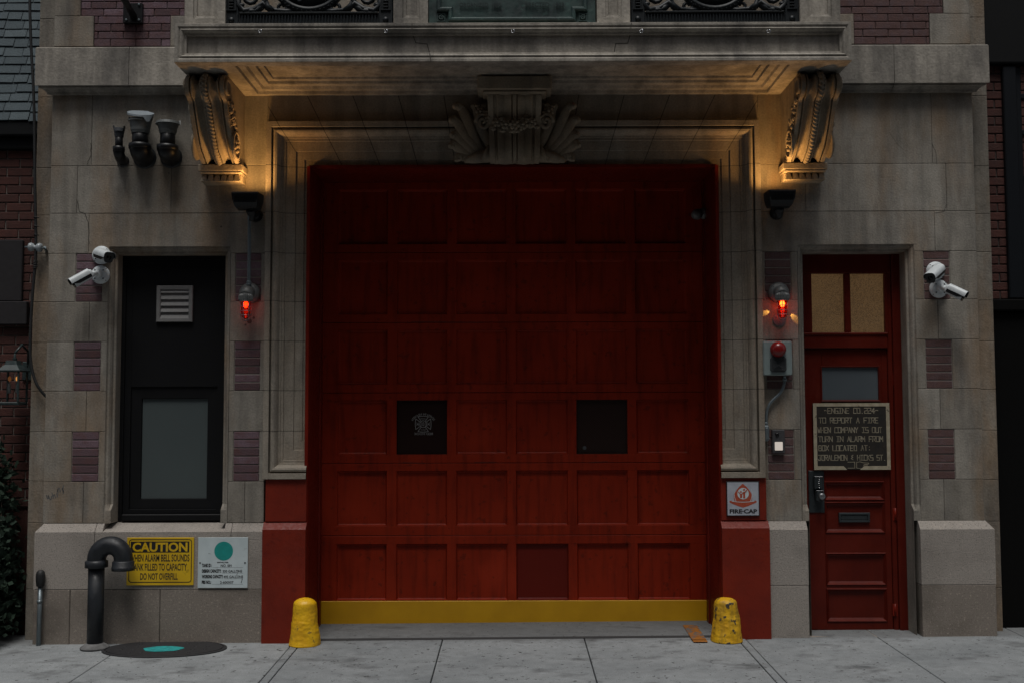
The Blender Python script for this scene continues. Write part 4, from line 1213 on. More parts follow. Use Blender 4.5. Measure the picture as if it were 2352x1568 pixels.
# ================================================================== things fixed to the building
FLOODS = "black floodlights under the brackets"
def floodlight(px, py, label, conduit):
    c = W(px, py, -.23); x, z = c
    t = thing("floodlight", label, "floodlight", (x, 0, z), FLOODS)
    b = MB()
    hw, hh = .112, .060; OF = -.09
    # a wedge housing, deeper at the top
    rws = []
    for dz, w, y0 in ((hh, hw, -.205), (hh - .012, hw, -.21), (0, hw - .004, -.20), (-hh + .015, hw - .016, -.17), (-hh, hw - .026, -.15)):
        rws.append([(x - w, -.05 + OF, z + dz), (x - w + .01, y0 + OF, z + dz), (x + w - .01, y0 + OF, z + dz), (x + w, -.05 + OF, z + dz)])
    b.rows(rws, True); b.add(rws[-1], [(0, 1, 2, 3)])
    for k in range(22):
        xx = x - hw + .03 + (2 * hw - .06) * k / 21
        b.box(xx - .0015, xx + .0015, -.212 + OF, -.19 + OF, z - .02, z + .03, .0008)
    b.rows([rws[0], [(x - hw + .014, -.055 + OF, z + hh), (x - hw + .02, -.195 + OF, z + hh), (x + hw - .02, -.195 + OF, z + hh), (x + hw - .014, -.055 + OF, z + hh)],
            [(x - hw + .014, -.055 + OF, z + hh - .012), (x - hw + .02, -.195 + OF, z + hh - .012), (x + hw - .02, -.195 + OF, z + hh - .012), (x + hw - .014, -.055 + OF, z + hh - .012)]], True)
    b.build("housing", BLACK, t)
    l = MB(); l.add([(x - hw + .014, -.055 + OF, z + hh - .011), (x + hw - .014, -.055 + OF, z + hh - .011), (x + hw - .02, -.195 + OF, z + hh - .011), (x - hw + .02, -.195 + OF, z + hh - .011)], [(0, 1, 2, 3)])
    l.build("lens", LED, t)
    k = MB()
    k.lathe([(.055, 0), (.055, .02), (.04, .05), (.03, .06)], (x + .02, 0.0, z - hh - .012), (0, -1, 0), 18)
    k.lathe([(.05, 0), (.035, -.03), (.022, -.045), (.02, -.075)], (x + .012, -.105, z - hh + .002), (0, 0, 1), 16)
    k.tube([(x + .02, -.03, z - hh - .012), (x + .014, -.10, z - hh - .02), (x + .012, -.16, z - hh + .01)], [.03, .028, .03], 12)
    k.build("knuckle", BLACK, t)
    ld = bpy.data.lights.new("flood_lamp", 'AREA'); ld.shape = 'RECTANGLE'; ld.size = .09; ld.size_y = .15
    ld.energy = FLOOD_W; ld.color = (1.0, .50, .14); ld.spread = R(145)
    lo = bpy.data.objects.new("flood_lamp", ld); COL.objects.link(lo)
    lo.location = (x + (.035 if x < 0 else -.035), -.125 + OF, z + hh - .004); lo.rotation_euler = (R(180), 0, 0)
    lo.parent = t; lo.matrix_parent_inverse = WORLD[t.name].inverted()
    return x, z
FLOOD_W = 2.4
fx, fz = floodlight(566.5, 462, "black floodlight below the left bracket with a conduit running down", True)
floodlight(1793, 457, "black floodlight below the right bracket with no conduit beneath it", False)

def alarm_lamp(px_g, py_g, px_b, py_b, label, bright):
    yb = -.115
    gx, gz_ = W(px_g, py_g, yb)           # middle of the glass
    bx, bz = W(px_b, py_b, -.02)
    t = thing("alarm_lamp", label, "lamp", (bx, 0, bz), "caged red alarm lamps")
    b = MB()
    b.lathe([(.082, 0), (.084, .012), (.076, .03), (.05, .045), (.0, .048)], (bx, 0.002, bz), (0, -1, 0), 28)
    for k in range(4):
        a_ = math.pi / 4 + k * math.pi / 2
        b.lathe([(0, .012), (.006, .008), (.006, 0)], (bx + .064 * math.cos(a_), -.028, bz + .064 * math.sin(a_)), (0, -1, 0), 8)
    top = gz_ + .105
    b.tube([(bx, -.03, bz), (bx * .5 + gx * .5, -.075, bz + .005), (gx, yb, top - .012)], [.05, .05, .05], 14)
    b.build("wall_base", GREY, t)
    b = MB()
    b.lathe([(.0, .028), (.03, .026), (.05, .014), (.058, 0), (.057, -.028), (.05, -.034), (.0, -.034)], (gx, yb, top - .01), (0, 0, 1), 44, .5, 0, False, -.10)
    b.lathe([(.05, -.034), (.052, -.042), (.045, -.046), (.0, -.046)], (gx, yb, top - .01), (0, 0, 1), 24)
    b.build("ribbed_hood", GREY, t)
    g = MB(); z0 = top - .056
    g.lathe([(.036, 0), (.037, -.05), (.035, -.095), (.028, -.122), (.014, -.134), (0, -.137)], (gx, yb, z0 + .002), (0, 0, 1), 24)
    g.build("red_globe", REDGLASS, t)
    f = MB(); f.ball((gx, yb, z0 - .022), .020, 2, (1, 1, 1.3), .5, 0)
    f.build("bulb", BULB if not bright else BULB_H, t)
    c = MB()
    for k in range(6):
        a_ = k * math.pi / 3 + .3
        ca, sa = math.cos(a_), math.sin(a_)
        c.tube([(gx + ca * r_, yb + sa * r_, z0 + h) for r_, h in ((.043, .004), (.044, -.05), (.042, -.10), (.034, -.13), (.018, -.145))], .0028, 6)
    for h, r_ in ((-.036, .0445), (-.072, .044), (-.106, .041)):
        c.tube([(gx + r_ * math.cos(q * math.pi / 12), yb + r_ * math.sin(q * math.pi / 12), z0 + h) for q in range(25)], .0028, 6, False)
    c.tube([(gx + .018 * math.cos(q * math.pi / 12), yb + .018 * math.sin(q * math.pi / 12), z0 - .145) for q in range(25)], .0032, 6, False)
    c.build("wire_guard", GALV, t)
    ld = bpy.data.lights.new("bulb_light", 'POINT'); ld.energy = .16 if not bright else .4; ld.color = (1, .35, .14); ld.shadow_soft_size = .02
    lo = bpy.data.objects.new("bulb_light", ld); COL.objects.link(lo); lo.location = (gx, yb, z0 - .06)
    lo.parent = t; lo.matrix_parent_inverse = WORLD[t.name].inverted()
    return gx, gz_, yb, t
lg = alarm_lamp(564.5, 708, 573, 673, "caged red lamp hanging from the conduit left of the garage door", False)
rg = alarm_lamp(1797, 706, 1789, 672, "caged red lamp glowing above the round mauve plate", True)
# light leaking sideways from the brighter lamp's collar
for s_, zz_, dv in ((-1, 712, (-1, .62, -.33)), (1, 714, (.8, .55, -.78))):
    ld = bpy.data.lights.new("lamp_slit", 'SPOT'); ld.energy = .9; ld.color = (1, .50, .10); ld.spot_size = R(34); ld.spot_blend = .5; ld.shadow_soft_size = .003
    lo = bpy.data.objects.new("lamp_slit", ld); COL.objects.link(lo)
    lo.location = (rg[0] + (-.045 if s_ < 0 else .068), -.034, Z(1797, zz_, -.03))
    lo.rotation_euler = (-Vector(dv)).to_track_quat('Z', 'Y').to_euler()
    lo.parent = rg[3]; lo.matrix_parent_inverse = WORLD[rg[3].name].inverted()
b = MB(); c = W(1790, 735, -.01)
b.lathe([(.050, 0), (.052, .010), (.046, .018), (0, .019)], (c[0], 0.001, c[1]), (0, -1, 0), 28)
for a_ in (.6, 2.5, 4.7): b.lathe([(0, .024), (.005, .022), (.005, .014)], (c[0] + .036 * math.cos(a_), 0, c[1] + .036 * math.sin(a_)), (0, -1, 0), 8)
tag(b.build("junction_cover", PURPLE_PL), "round mauve blank plate screwed below the right red lamp", "cover plate")
# conduit from the left floodlight down to its lamp
b = MB(); xc = X(573, 560, -.05)
zt, zb2 = Z(573, 492, -.06), Z(572, 655, -.06)
b.tube([(xc, -.075, zt + .01), (xc, -.062, zt - .05), (xc, -.055, (zt + zb2) / 2), (xc, -.055, zb2 + .05), (xc, -.06, zb2 - .02)], .0135, 12)
b.lathe([(.018, 0), (.02, .006), (.02, .014), (.017, .018), (.02, .022), (.02, .034), (.016, .04)], (xc, -.056, zb2 - .005), (0, 0, 1), 16)
tag(b.build("conduit", GALV), "straight grey metal conduit between the left floodlight and red lamp", "conduit")

# ---------------- security cameras
CAMS = "white bullet security cameras on the walls"
def security_camera(pc, tail, front, label):
    x, z = W(*pc, -.02)
    tx_, tz_ = W(tail[0], tail[1], tail[2]); hx_, hz_ = W(front[0], front[1], front[2])
    p0 = Vector((tx_, tail[2], tz_)); d = Vector((hx_, front[2], hz_)) - p0; BL = d.length
    off = (tx_ - x, 0, 0)
    t = thing("security_camera", label, "camera", (x, 0, z), CAMS)
    b = MB()
    b.lathe([(.072, 0), (.074, .012), (.072, .022), (.062, .026), (.060, .042), (.054, .046), (0, .047)], (x, .002, z), (0, -1, 0), 32)
    b.build("mount_plate", WHITE, t)
    h = MB()
    for k in range(4):
        a_ = math.pi / 4 + k * math.pi / 2
        h.lathe([(0, .003), (.0045, .002), (.0045, 0)], (x + .066 * math.cos(a_), -.021, z + .066 * math.sin(a_)), (0, -1, 0), 8)
        h.lathe([(0, .003), (.006, .002), (.006, 0)], (x + .047 * math.cos(a_), -.044, z + .047 * math.sin(a_)), (0, -1, 0), 8)
    h.build("screw", BLACK, t)
    d = d.normalized(); up = Vector((0, 0, 1)); s = d.cross(up).normalized(); u = s.cross(d)
    
    a = MB()
    a.lathe([(.034, 0), (.032, .02), (.024, .032), (0, .036)], (x + off[0] * .3, -.044, z), (0, -1, 0), 20)
    a.tube([(x + off[0] * .3, -.06, z), tuple(Vector((x, -.075, z)) * .5 + p0 * .5), tuple(p0 + d * .02)], [.018, .019, .022], 12)
    a.build("arm", WHITE, t)
    def sect(f, w, hh, n=20, drop=0.0):
        out = []
        for k in range(n):
            q = 2 * math.pi * k / n; cx = math.cos(q); sx = math.sin(q)
            e = .6
            px = math.copysign(abs(cx) ** e, cx) * w; pz = math.copysign(abs(sx) ** e, sx) * hh
            if pz < 0: px *= .86
            out.append(tuple(p0 + d * f + s * px + u * (pz + drop)))
        return out
    bd = MB()
    bd.rows([sect(0, .012, .012), sect(.006, .030, .030), sect(.03, .038, .038), sect(BL - .006, .041, .041), sect(BL, .038, .038)], True, .5, 0, True)
    bd.add(sect(0, .012, .012), [list(range(20))])
    bd.build("body", WHITE, t)
    sh = MB()
    rr = []
    for f in (.025, BL * .75, BL + .014):
        r_ = sect(f, .047, .047)
        lim = [k for k in range(20) if k in (19, 0, 1, 2, 3, 4, 5, 6, 7, 8, 9, 10, 11)]
        order = [19] + list(range(0, 12)) if f < BL else [0] + list(range(0, 11)) + [10]
        rr.append([r_[k] for k in order])
    sh.rows(rr, False, .5, 0, True)
    rr2 = [[tuple(Vector(p) - u * .003) for p in r_] for r_ in rr]
    sh.rows(rr2, False, .5, 1, True); sh.rows([rr[-1], rr2[-1]]); 
    sh.build("sunshield", [WHITE, BLACK], t)
    ln = MB(); r_ = sect(BL + .0015, .0405, .0405); ln.add(r_, [list(range(20))]); ln.rows([sect(BL - .004, .0418, .0418), sect(BL + .0015, .0405, .0405)], True)
    r2 = []; ln.add([r2[k] for k in range(20)], [list(range(20))]) if False else None
    ln.lathe([(.018, 0), (.017, .006), (0, .003)], tuple(p0 + d * (BL + .0016)), tuple(d), 16)
    ln.build("lens", LENS, t)
security_camera((232, 586), (224, 583, -.075), (250, 592, -.225), "upper white camera left of the black window, facing right")
security_camera((230, 631), (213, 626, -.125), (167, 651, -.20), "lower white camera left of the black window, pointing down to the left")
security_camera((2150, 622), (2161, 617, -.075), (2137, 639, -.215), "upper white camera right of the entrance door, facing left")
security_camera((2157, 663), (2171, 661, -.125), (2214, 681, -.20), "lower white camera right of the entrance door, pointing down to the right")
# small camera high inside the garage recess
x, z = W(1597, 492, DY - .12)
t = thing("dome_camera", "small dark camera high in the right corner of the garage doorway", "camera", (x + .05, DY - .1, z))
b = MB(); b.lathe([(.05, 0), (.05, .03), (.03, .05)], (XJ + .004, DY - .15, z), (-1, 0, 0), 16); b.build("mount", GREY, t)
b = MB(); b.lathe([(.042, .0), (.046, .05), (.038, .085), (.018, .10), (0, .103)], (x + .03, DY - .15, z), (-.55, -.75, -.3), 18); b.build("housing", GREY, t)

# ---------------- standpipe hoods, upper left
VP = "black elbow pipes with cut-off hoods on the upper left wall"
def vent_pipe(px, ptop, pbase, pcol, pw, r, re, hoodr, label, hoodm, open_top):
    """px,ptop hood; pbase foot of the hood; pcol elbow collar; pw centre of the wall end; r pipe, re elbow radius"""
    y = -.115 - re * .5
    x, z1 = W(px, ptop, y); zc = Z(px, pcol, y); hood_h = z1 - Z(px, pbase, y)
    xw, zw = W(pw[0], pw[1], -.02)
    t = thing("vent_pipe", label, "pipe", (xw, 0, zw), VP)
    b = MB()
    b.tube([(x, y, zc - .02), (x, y, z1 - hood_h + .03)], r, 22)
    b.build("pipe", BLACK, t)
    b = MB()
    pts = [(x, y, zc)]
    for k in range(11):
        a_ = k / 10 * math.pi / 2
        f = 1 - math.cos(a_)
        pts.append((x + (xw - x) * f, y * math.cos(a_) if k < 10 else .0, zw + (zc - .02 - zw) * (1 - math.sin(a_)) * 1.0 + 0))
    pts = [(x, y, zc)] + [(x + (xw - x) * (1 - math.cos(k / 10 * math.pi / 2)), y * (1 - (1 - math.cos(k / 10 * math.pi / 2))), zw + (zc - .015 - zw) * (1 - math.sin(k / 10 * math.pi / 2))) for k in range(11)] + [(xw, .02, zw)]
    b.tube(pts, [re * .95] + [re] * (len(pts) - 1), 22)
    b.lathe([(r, .022), (re * 1.08, .018), (re * 1.1, .0), (re * 1.08, -.02), (re, -.024)], (x, y, zc), (0, 0, 1), 24)
    b.build("elbow", BLACK, t)
    f = MB(); f.lathe([(re * 1.16, 0), (re * 1.16, .010), (re * 1.05, .016), (re * .9, .018)], (xw, .001, zw), (0, -1, 0), 28); f.build("wall_flange", PIPE, t)
    h = MB()
    n = 28; zb_ = z1 - hood_h
    rws = []
    for kf, rr in ((0, r * 1.06), (.12, r * 1.12), (.16, r * 1.18), (.30, r * 1.2), (.72, hoodr * .97), (.80, hoodr), (1.0, hoodr * 1.08)):
        row_ = []
        for k in range(n):
            a_ = 2 * math.pi * k / n
            zz = zb_ + kf * hood_h
            if kf == 1.0:
                zz += (-.045 if open_top(a_) else 0.0)
            row_.append((x + rr * math.cos(a_), y + rr * math.sin(a_), zz))
        rws.append(row_)
    h.rows(rws, True, .5, 0, False)
    h.rows([[(x + (p[0] - x) * .93, y + (p[1] - y) * .93, p[2] - .002) for p in r_] for r_ in rws[3:]], True)
    h.rows([rws[-1], [(x + (p[0] - x) * .93, y + (p[1] - y) * .93, p[2] - .002) for p in rws[-1]]], True)
    h.build("hood", hoodm, t)
    return t, x, y, z1
GREYH = plain("mid_grey_hood_metal", (.13, .14, .14), .55, .2); GREYD = plain("dark_blue_grey_hood", (.05, .056, .065), .55, .2)
vent_pipe(274, 291, 316, 343, (281, 370), .030, .042, .044, "thin black elbow pipe, leftmost and smallest of the wall pipes", GREYD, lambda a: int((a + .5) / (2 * math.pi) * 4) % 2 == 1)
t, x, y, z1 = vent_pipe(323, 268, 308, 337, (331, 361), .062, .080, .088, "black elbow pipe with a broken pale cap tilted on its hood", GREYH, lambda a: math.sin(a) < -.2)
b = MB()
n = 24
top = [(x + .102 * math.cos(2 * math.pi * k / n) * (1 if k not in (3, 4) else .72), y + .102 * math.sin(2 * math.pi * k / n) * (1 if k not in (3, 4) else .72), z1 + .030 - .012 * math.cos(2 * math.pi * k / n) + .042 * math.sin(2 * math.pi * k / n)) for k in range(n)]
low = [(p[0], p[1], p[2] - (.014 if (k < 21 or k > 22) else .05)) for k, p in enumerate(top)]
b.rows([top, low], True); b.add(top, [list(range(n))]); b.add([tuple(Vector(p) - Vector((0, 0, .003))) for p in low[:]], [list(range(n))])
b.build("broken_cap", plain("pale_cap_metal", (.26, .30, .33), .5), t)
vent_pipe(386, 274, 309, 340, (392, 361), .058, .076, .088, "black elbow pipe with an open grey hood, rightmost of the wall pipes", GREYH, lambda a: math.sin(a) < .25)

# ---------------- flagpole socket, eye hooks
t = thing("flagpole_bracket", "black bolted flagpole plate on the purple brick at top left", "bracket", (X(306, 32, -.02), 0, Z(306, 32)))
b = MB(); b.box(X(285, 32), X(329, 32), -.025, .012, Z(306, 55), Z(306, 10), .003); b.build("plate", BLACK, t)
b = MB()
for px, py in ((293, 16), (322, 14), (293, 49), (322, 49)): b.lathe([(.0, .012), (.009, .010), (.010, 0)], (X(px, py), -.025, Z(px, py)), (0, -1, 0), 6, .5, 0, False)
b.build("bolt", GALV, t)
b = MB(); b.tube([(X(309, 40), -.02, Z(309, 40)), (X(298, 10, -.15), -.2, Z(298, 12, -.2)), (X(270, -60, -.3), -.5, Z(270, -60, -.5))], [.028, .026, .024], 14); b.build("pole_socket", BLACK, t)
for k, px in enumerate((598, 887, 1178, 1473, 1765)):
    x, z = W(px, 73, BY - .006)
    b = MB()
    b.tube([(x, BY + .03, z + .014), (x, BY - .012, z + .012)], .0035, 6)
    b.tube([(x + .011 * math.sin(q * .42), BY - .014 - .006 * math.sin(q * .42), z + .0 + .012 * math.cos(q * .42)) for q in range(14)], .0032, 6)
    tag(b.build("eye_hook", CHROME), ["small steel eye hook at the far left of the balcony front", "small steel eye hook left of the middle hook on the balcony front", "small steel eye hook at the middle of the balcony front", "small steel eye hook right of the middle hook on the balcony front", "small steel eye hook at the far right of the balcony front"][k], "hook", "steel eye hooks along the balcony front")

# ---------------- signs low on the left
def plate(name, label, px0, px1, py0, py1, y, mat, th=.006, tilt=0.0):
    x0, x1 = X(px0, (py0 + py1) / 2, y), X(px1, (py0 + py1) / 2, y); z0, z1 = Z((px0 + px1) / 2, py1, y), Z((px0 + px1) / 2, py0, y)
    t = thing(name, label, "sign", ((x0 + x1) / 2, PY, z0))
    b = MB(); b.box(x0, x1, y, y + th, z0, z1, .0015); b.build("panel", mat, t)
    return t, x0, x1, z0, z1
y = PY - .010
t, x0, x1, z0, z1 = plate("caution_sign", "yellow caution sign about filling the tank, partly behind the gooseneck pipe", 291, 445, 1233, 1343, y, SIGN_Y)
w, h = x1 - x0, z1 - z0
ink = MB(); yy = y - .0008
ux = lambda a: x0 + w * a
uz = lambda a: z1 - h * a
def rrect(b, a0, a1, c0, c1, r_, lw, yy):
    pts = []
    for cx, cz, s0 in ((a1 - r_, c1 - r_, 0), (a0 + r_, c1 - r_, 1), (a0 + r_, c0 + r_, 2), (a1 - r_, c0 + r_, 3)):
        for k in range(5):
            q = (s0 + k / 4) * math.pi / 2
            pts.append((cx + r_ * math.cos(q), cz + r_ * math.sin(q)))
    b.line(pts + [pts[0]], lw, yy)
rrect(ink, ux(.035), ux(.965), uz(.935), uz(.045), .02, .006, yy)
ink.add([(ux(.055), yy, uz(.315)), (ux(.93), yy, uz(.315)), (ux(.93), yy, uz(.085)), (ux(.055), yy, uz(.085))], [(0, 1, 2, 3)])
text(ink, "WHEN ALARM BELL SOUNDS", ux(.045), ux(.935), uz(.505), uz(.355), yy, .02)
text(ink, "TANK FILLED TO CAPACITY", ux(.075), ux(.90), uz(.695), uz(.545), yy, .02)
text(ink, "DO NOT OVERFILL", ux(.205), ux(.765), uz(.885), uz(.745), yy, .02)
ink.build("black_lettering", INK, t)
yl = MB(); text(yl, "CAUTION", ux(.085), ux(.905), uz(.300), uz(.105), yy - .0008, .035); yl.build("yellow_lettering", SIGN_Y, t)
t, x0, x1, z0, z1 = plate("tank_sign", "white tank capacity sign with a teal dot beside the caution sign", 454.5, 569, 1233, 1349, y, SIGN_W)
w, h = x1 - x0, z1 - z0
b = MB(); b.disc(ux(.515), uz(.27), w * .188, w * .188, yy, 40); b.build("teal_dot", TEAL, t)
ink = MB()
text(ink, "RENEWABLE DIESEL", ux(.385), ux(.615), uz(.508), uz(.482), yy, .03)
for i, (lab, a1, val, b0, b1) in enumerate((("TANK ID :", .28, "NO. 001", .46, .68), ("DESIGN CAPACITY:", .47, "550 GALLONS", .50, .89), ("WORKING CAPACITY:", .51, "495 GALLONS", .52, .91), ("PBS NO.:", .27, "2-600507", .45, .72))):
    c = .585 + i * .1105
    text(ink, lab, ux(.085), ux(a1), uz(c + .004), uz(c - .066), yy, .06)
    text(ink, val, ux(b0), ux(b1), uz(c), uz(c - .052), yy, .022)
    ink.line([(ux(a1 + .02), uz(c + .012)), (ux(.91), uz(c + .012))], .0012, yy)
for px in (.045, .945): ink.disc(ux(px), uz(.505), .0065, .0065, yy - .001, 14)
ink.line([(ux(.895), uz(.82)), (ux(.875), uz(.90))], .004, yy - .0006); ink.line([(ux(.80), uz(.70)), (ux(.775), uz(.76))], .002, yy - .0006); ink.line([(ux(.21), uz(.315)), (ux(.25), uz(.325))], .002, yy)
ink.build("black_lettering", INK, t)

# ---------------- FIRE-CAP sign on the right pier
y = -.062
t, x0, x1, z0, z1 = plate("fire_cap_sign", "square white sign with a red helmet emblem on the right red pier", 1668.5, 1744.5, 1104, 1184, y, INK)
w, h = x1 - x0, z1 - z0
b = MB(); yy = y - .0008; b.add([(ux(.03), yy, uz(.975)), (ux(.97), yy, uz(.975)), (ux(.97), yy, uz(.03)), (ux(.03), yy, uz(.03))], [(0, 1, 2, 3)]); b.build("white_face", paint("scratched_white_face", (.42, .45, .50), (.34, .36, .41), .5, .05, 14), t)
def U(pts): return [(ux(a), uz(c)) for a, c in pts]
hb = MB(); y2 = yy - .0008
hb.poly(U([(.50, .07), (.60, .15), (.68, .24), (.745, .33), (.775, .42), (.775, .50), (.75, .585), (.25, .585), (.225, .50), (.225, .42), (.255, .33), (.32, .24), (.40, .15)]), y2, y2 + .0004)
hb.poly(U([(.09, .565), (.13, .555), (.30, .60), (.50, .612), (.70, .60), (.87, .555), (.91, .565), (.91, .60), (.87, .625), (.66, .71), (.50, .755), (.34, .71), (.13, .625), (.09, .60)]), y2, y2 + .0004)
hb.build("red_helmet", SIGN_O, t)
wb = MB(); y3 = y2 - .0008
wb.disc(ux(.505), uz(.355), w * .172, w * .172, y3, 32)
cream = MB()
for s_ in (-1, 1):
    wb.line(U([(.505 + s_ * .30 * .82, .235), (.505 + s_ * .275, .36), (.505 + s_ * .255, .48), (.505 + s_ * .215, .585)]), .0035, y3)
wb.line(U([(.17, .572), (.32, .592), (.50, .598), (.68, .592), (.84, .572)]), .0035, y3)
wb.build("white_lines", SIGN_W, t)
fb = MB(); y4 = y3 - .0008
for cx, cz, r_, hh in ((.44, .305, .026, .48), (.535, .245, .030, .49)):
    fb.disc(ux(cx), uz(cz), w * r_, w * r_, y4, 16)
    fb.poly(U([(cx - .035, cz + .06), (cx + .035, cz + .06), (cx + .03, hh), (cx - .03, hh)]), y4, y4 + .0003)
fb.line(U([(.365, .305), (.42, .37), (.47, .37), (.50, .33)]), .007, y4 - .0006); fb.line(U([(.50, .33), (.53, .32), (.57, .31), (.62, .25)]), .007, y4 - .0009)
fb.build("waving_figures", SIGN_O, t)
ink = MB(); text(ink, "FIRE·CAP", ux(.09), ux(.92), uz(.925), uz(.80), yy - .0008, .045); ink.build("black_lettering", INK, t)

# ---------------- hand-lettered board on the entrance door
y = LY - .030
t = thing("fire_notice_board", "weathered black notice board with cream hand lettering on the entrance door", "sign", (X(1957, 1000, y), y, Z(1957, 1078, y)))
q = {'tl': W(1867, 925, y), 'tr': W(2041, 924, y), 'br': W(2047, 1077, y), 'bl': W(1870, 1078, y)}
x0, x1 = (q['tl'][0] + q['bl'][0]) / 2, (q['tr'][0] + q['br'][0]) / 2; z0, z1 = q['bl'][1], q['tl'][1]
w, h = x1 - x0, z1 - z0
b = MB(); b.box(x0, x1, y, y + .018, z0, z1, .002); b.build("panel", BOARD, t)
bd = MB(); yb = y - .003; bw = .042
for pts in ([(0, 0), (1, 0), (.955, .05), (.045, .05)], [(0, 0), (.045, .05), (.045, .945), (0, 1)], [(1, 0), (1, 1), (.955, .945), (.955, .05)], [(0, 1), (.045, .945), (.385, .945), (.43, 1)], [(.60, 1), (.66, .945), (.955, .945), (1, 1)]):
    bd.poly([(ux(a), uz(c)) for a, c in pts], yb, y + .0005)
bd.build("cream_border", CREAM, t)
SF = {'A': [[(0, 0), (2, 6), (4, 0)], [(.7, 2.2), (3.3, 2.2)]], 'B': [[(0, 0), (0, 6), (3.6, 6), (3.6, 0), (0, 0)], [(0, 3), (3.6, 3)]], 'C': [[(4, 6), (.3, 6), (0, 0), (4, 0)]], 'D': [[(.3, 0), (.3, 6), (3.8, 6), (3.8, 0), (0, 0)]],
      'E': [[(4, 6), (0, 6), (0, 0), (4, 0)], [(0, 3), (3, 3)]], 'F': [[(4, 6), (0, 6), (0, 0)], [(0, 3), (3, 3)]], 'G': [[(4, 6), (0, 6), (0, 0), (4, 0), (4, 2.8), (2, 2.8)]], 'H': [[(0, 0), (0, 6)], [(4, 0), (4, 6)], [(0, 3), (4, 3)]],
      'I': [[(2, 0), (2, 6)], [(.2, 6), (3.8, 6)], [(.2, 0), (3.8, 0)]], 'J': [[(0, 6), (4, 6)], [(2.6, 6), (2.6, 0), (0, 0), (0, 1.5)]], 'K': [[(0, 0), (0, 6)], [(4, 6), (0, 2.6)], [(1.2, 3.4), (4, 0)]], 'L': [[(0, 6), (0, 0), (4, 0)]],
      'M': [[(0, 0), (0, 6), (2, 2.5), (4, 6), (4, 0)]], 'N': [[(0, 0), (0, 6), (4, 0), (4, 6)]], 'O': [[(0, 0), (0, 6), (4, 6), (4, 0), (0, 0)]], 'P': [[(0, 0), (0, 6), (4, 6), (4, 3), (0, 3)]], 'R': [[(0, 0), (0, 6), (4, 6), (4, 3.2), (0, 3.2)], [(1.5, 3.2), (4, 0)]],
      'S': [[(4, 6), (0, 6), (0, 3), (4, 3), (4, 0), (0, 0)]], 'T': [[(0, 6), (4, 6)], [(2, 6), (2, 0)]], 'U': [[(0, 6), (0, 0), (4, 0), (4, 6)]], 'W': [[(0, 6), (1, 0), (2, 3.6), (3, 0), (4, 6)]], 'X': [[(0, 0), (4, 6)], [(0, 6), (4, 0)]], 'Y': [[(0, 6), (2, 3), (4, 6)], [(2, 3), (2, 0)]],
      '2': [[(0, 6), (4, 6), (4, 3.4), (0, 2.6), (0, 0), (4, 0)]], '4': [[(3, 0), (3, 6), (0, 2), (4.2, 2)]], '.': [[(1.6, 0), (2.2, 0)]], ':': [[(1.7, 1), (2.3, 1)], [(1.7, 4.2), (2.3, 4.2)]], '-': [[(.2, 3.2), (2, 3.5), (3.6, 3.0)]], '&': [[(3.6, 6), (1, 5), (2.4, 3.4), (.6, 2), (3.6, .6)], [(3, 3.4), (1.6, 3.4)]]}
lt = MB(); yt = y - .002
def hand(body, a0, a1, c, hh=.078, lw=.0062):
    lt = MB(); n = len(body); adv = (a1 - a0) / n
    for i, ch in enumerate(body):
        if ch == ' ': continue
        for pl_ in SF[ch]:
            lt.line([(ux(a0 + adv * (i + .10 + .78 * p[0] / 4.0)) + random.uniform(-.001, .001), uz(c) + (p[1] / 6 - .5) * h * hh) for p in pl_], lw, yt)
    lt.build("hand_lettering", LETTER, t)
hand("-ENGINE CO.224-", .14, .86, .115); hand("TO REPORT A FIRE", .07, .855, .26)
hand("WHEN COMPANY IS OUT", .05, .90, .405); hand("TURN IN ALARM FROM", .06, .91, .54); hand("BOX LOCATED AT:", .06, .75, .675); hand("JORALEMON & HICKS ST.", .055, .945, .82)
lt.line(U([(.44, .885), (.53, .885), (.53, .975), (.44, .975)]), .0055, yt); lt.line(U([(.555, .885), (.555, .975)]), .0055, yt)
lt.line(U([(.555, .89), (.60, .88), (.64, .895), (.71, .898), (.715, .912), (.65, .918), (.70, .925), (.69, .938), (.645, .938), (.665, .95), (.64, .958), (.65, .968), (.61, .983), (.555, .975)]), .0048, yt)
lt.build("pointing_hand", LETTER, t)

# ---------------- alarm box, its conduit, call button
y = -.10
x0, x1 = X(1754, 820, y), X(1819.5, 820, y); z0, z1 = Z(1787, 861, y), Z(1787, 783, y)
t = thing("alarm_box", "grey alarm box with a red dome and black speaker beside the entrance door", "alarm", ((x0 + x1) / 2, 0, z0))
BOXM = paint("pale_grey_enamel", (.25, .31, .31), (.21, .26, .26), .4, .08, 14)
b = MB(); b.box(x0, x1, y, .02, z0, z1, .006); b.box(x0 + .004, x1 - .004, y - .004, y, z0 + .004, z1 - .004, .002); b.build("box", BOXM, t)
cx, cz = X(1787.5, 802, y - .02), Z(1787.5, 802, y - .02)
b = MB(); b.lathe([(.062, 0), (.062, .018), (.058, .036), (.042, .056), (.02, .066), (0, .068)], (cx, y - .003, cz), (0, -1, 0), 28); b.build("red_dome", REDDOME, t)
cz2 = Z(1788, 836, y - .02)
b = MB()
def octo(r_, k=.3): return [(cx + a * r_, cz2 + c * r_) for a, c in ((-1, -1 + k), (-1 + k, -1), (1 - k, -1), (1, -1 + k), (1, 1 - k), (1 - k, 1), (-1 + k, 1), (-1, 1 - k))]
b.poly(octo(.062), y - .022, y - .003)
for r_ in (.050, .040, .030, .020, .011):
    o_ = octo(r_, .12); 
    b.rows([[(p[0], y - .022, p[1]) for p in o_], [(p[0], y - .027, p[1]) for p in octo(r_ - .002, .12)], [(p[0], y - .022, p[1]) for p in octo(r_ - .0045, .12)]], True)
b.build("speaker_grille", plain("charcoal_speaker_plastic", (.042, .046, .05), .45), t)
b = MB()
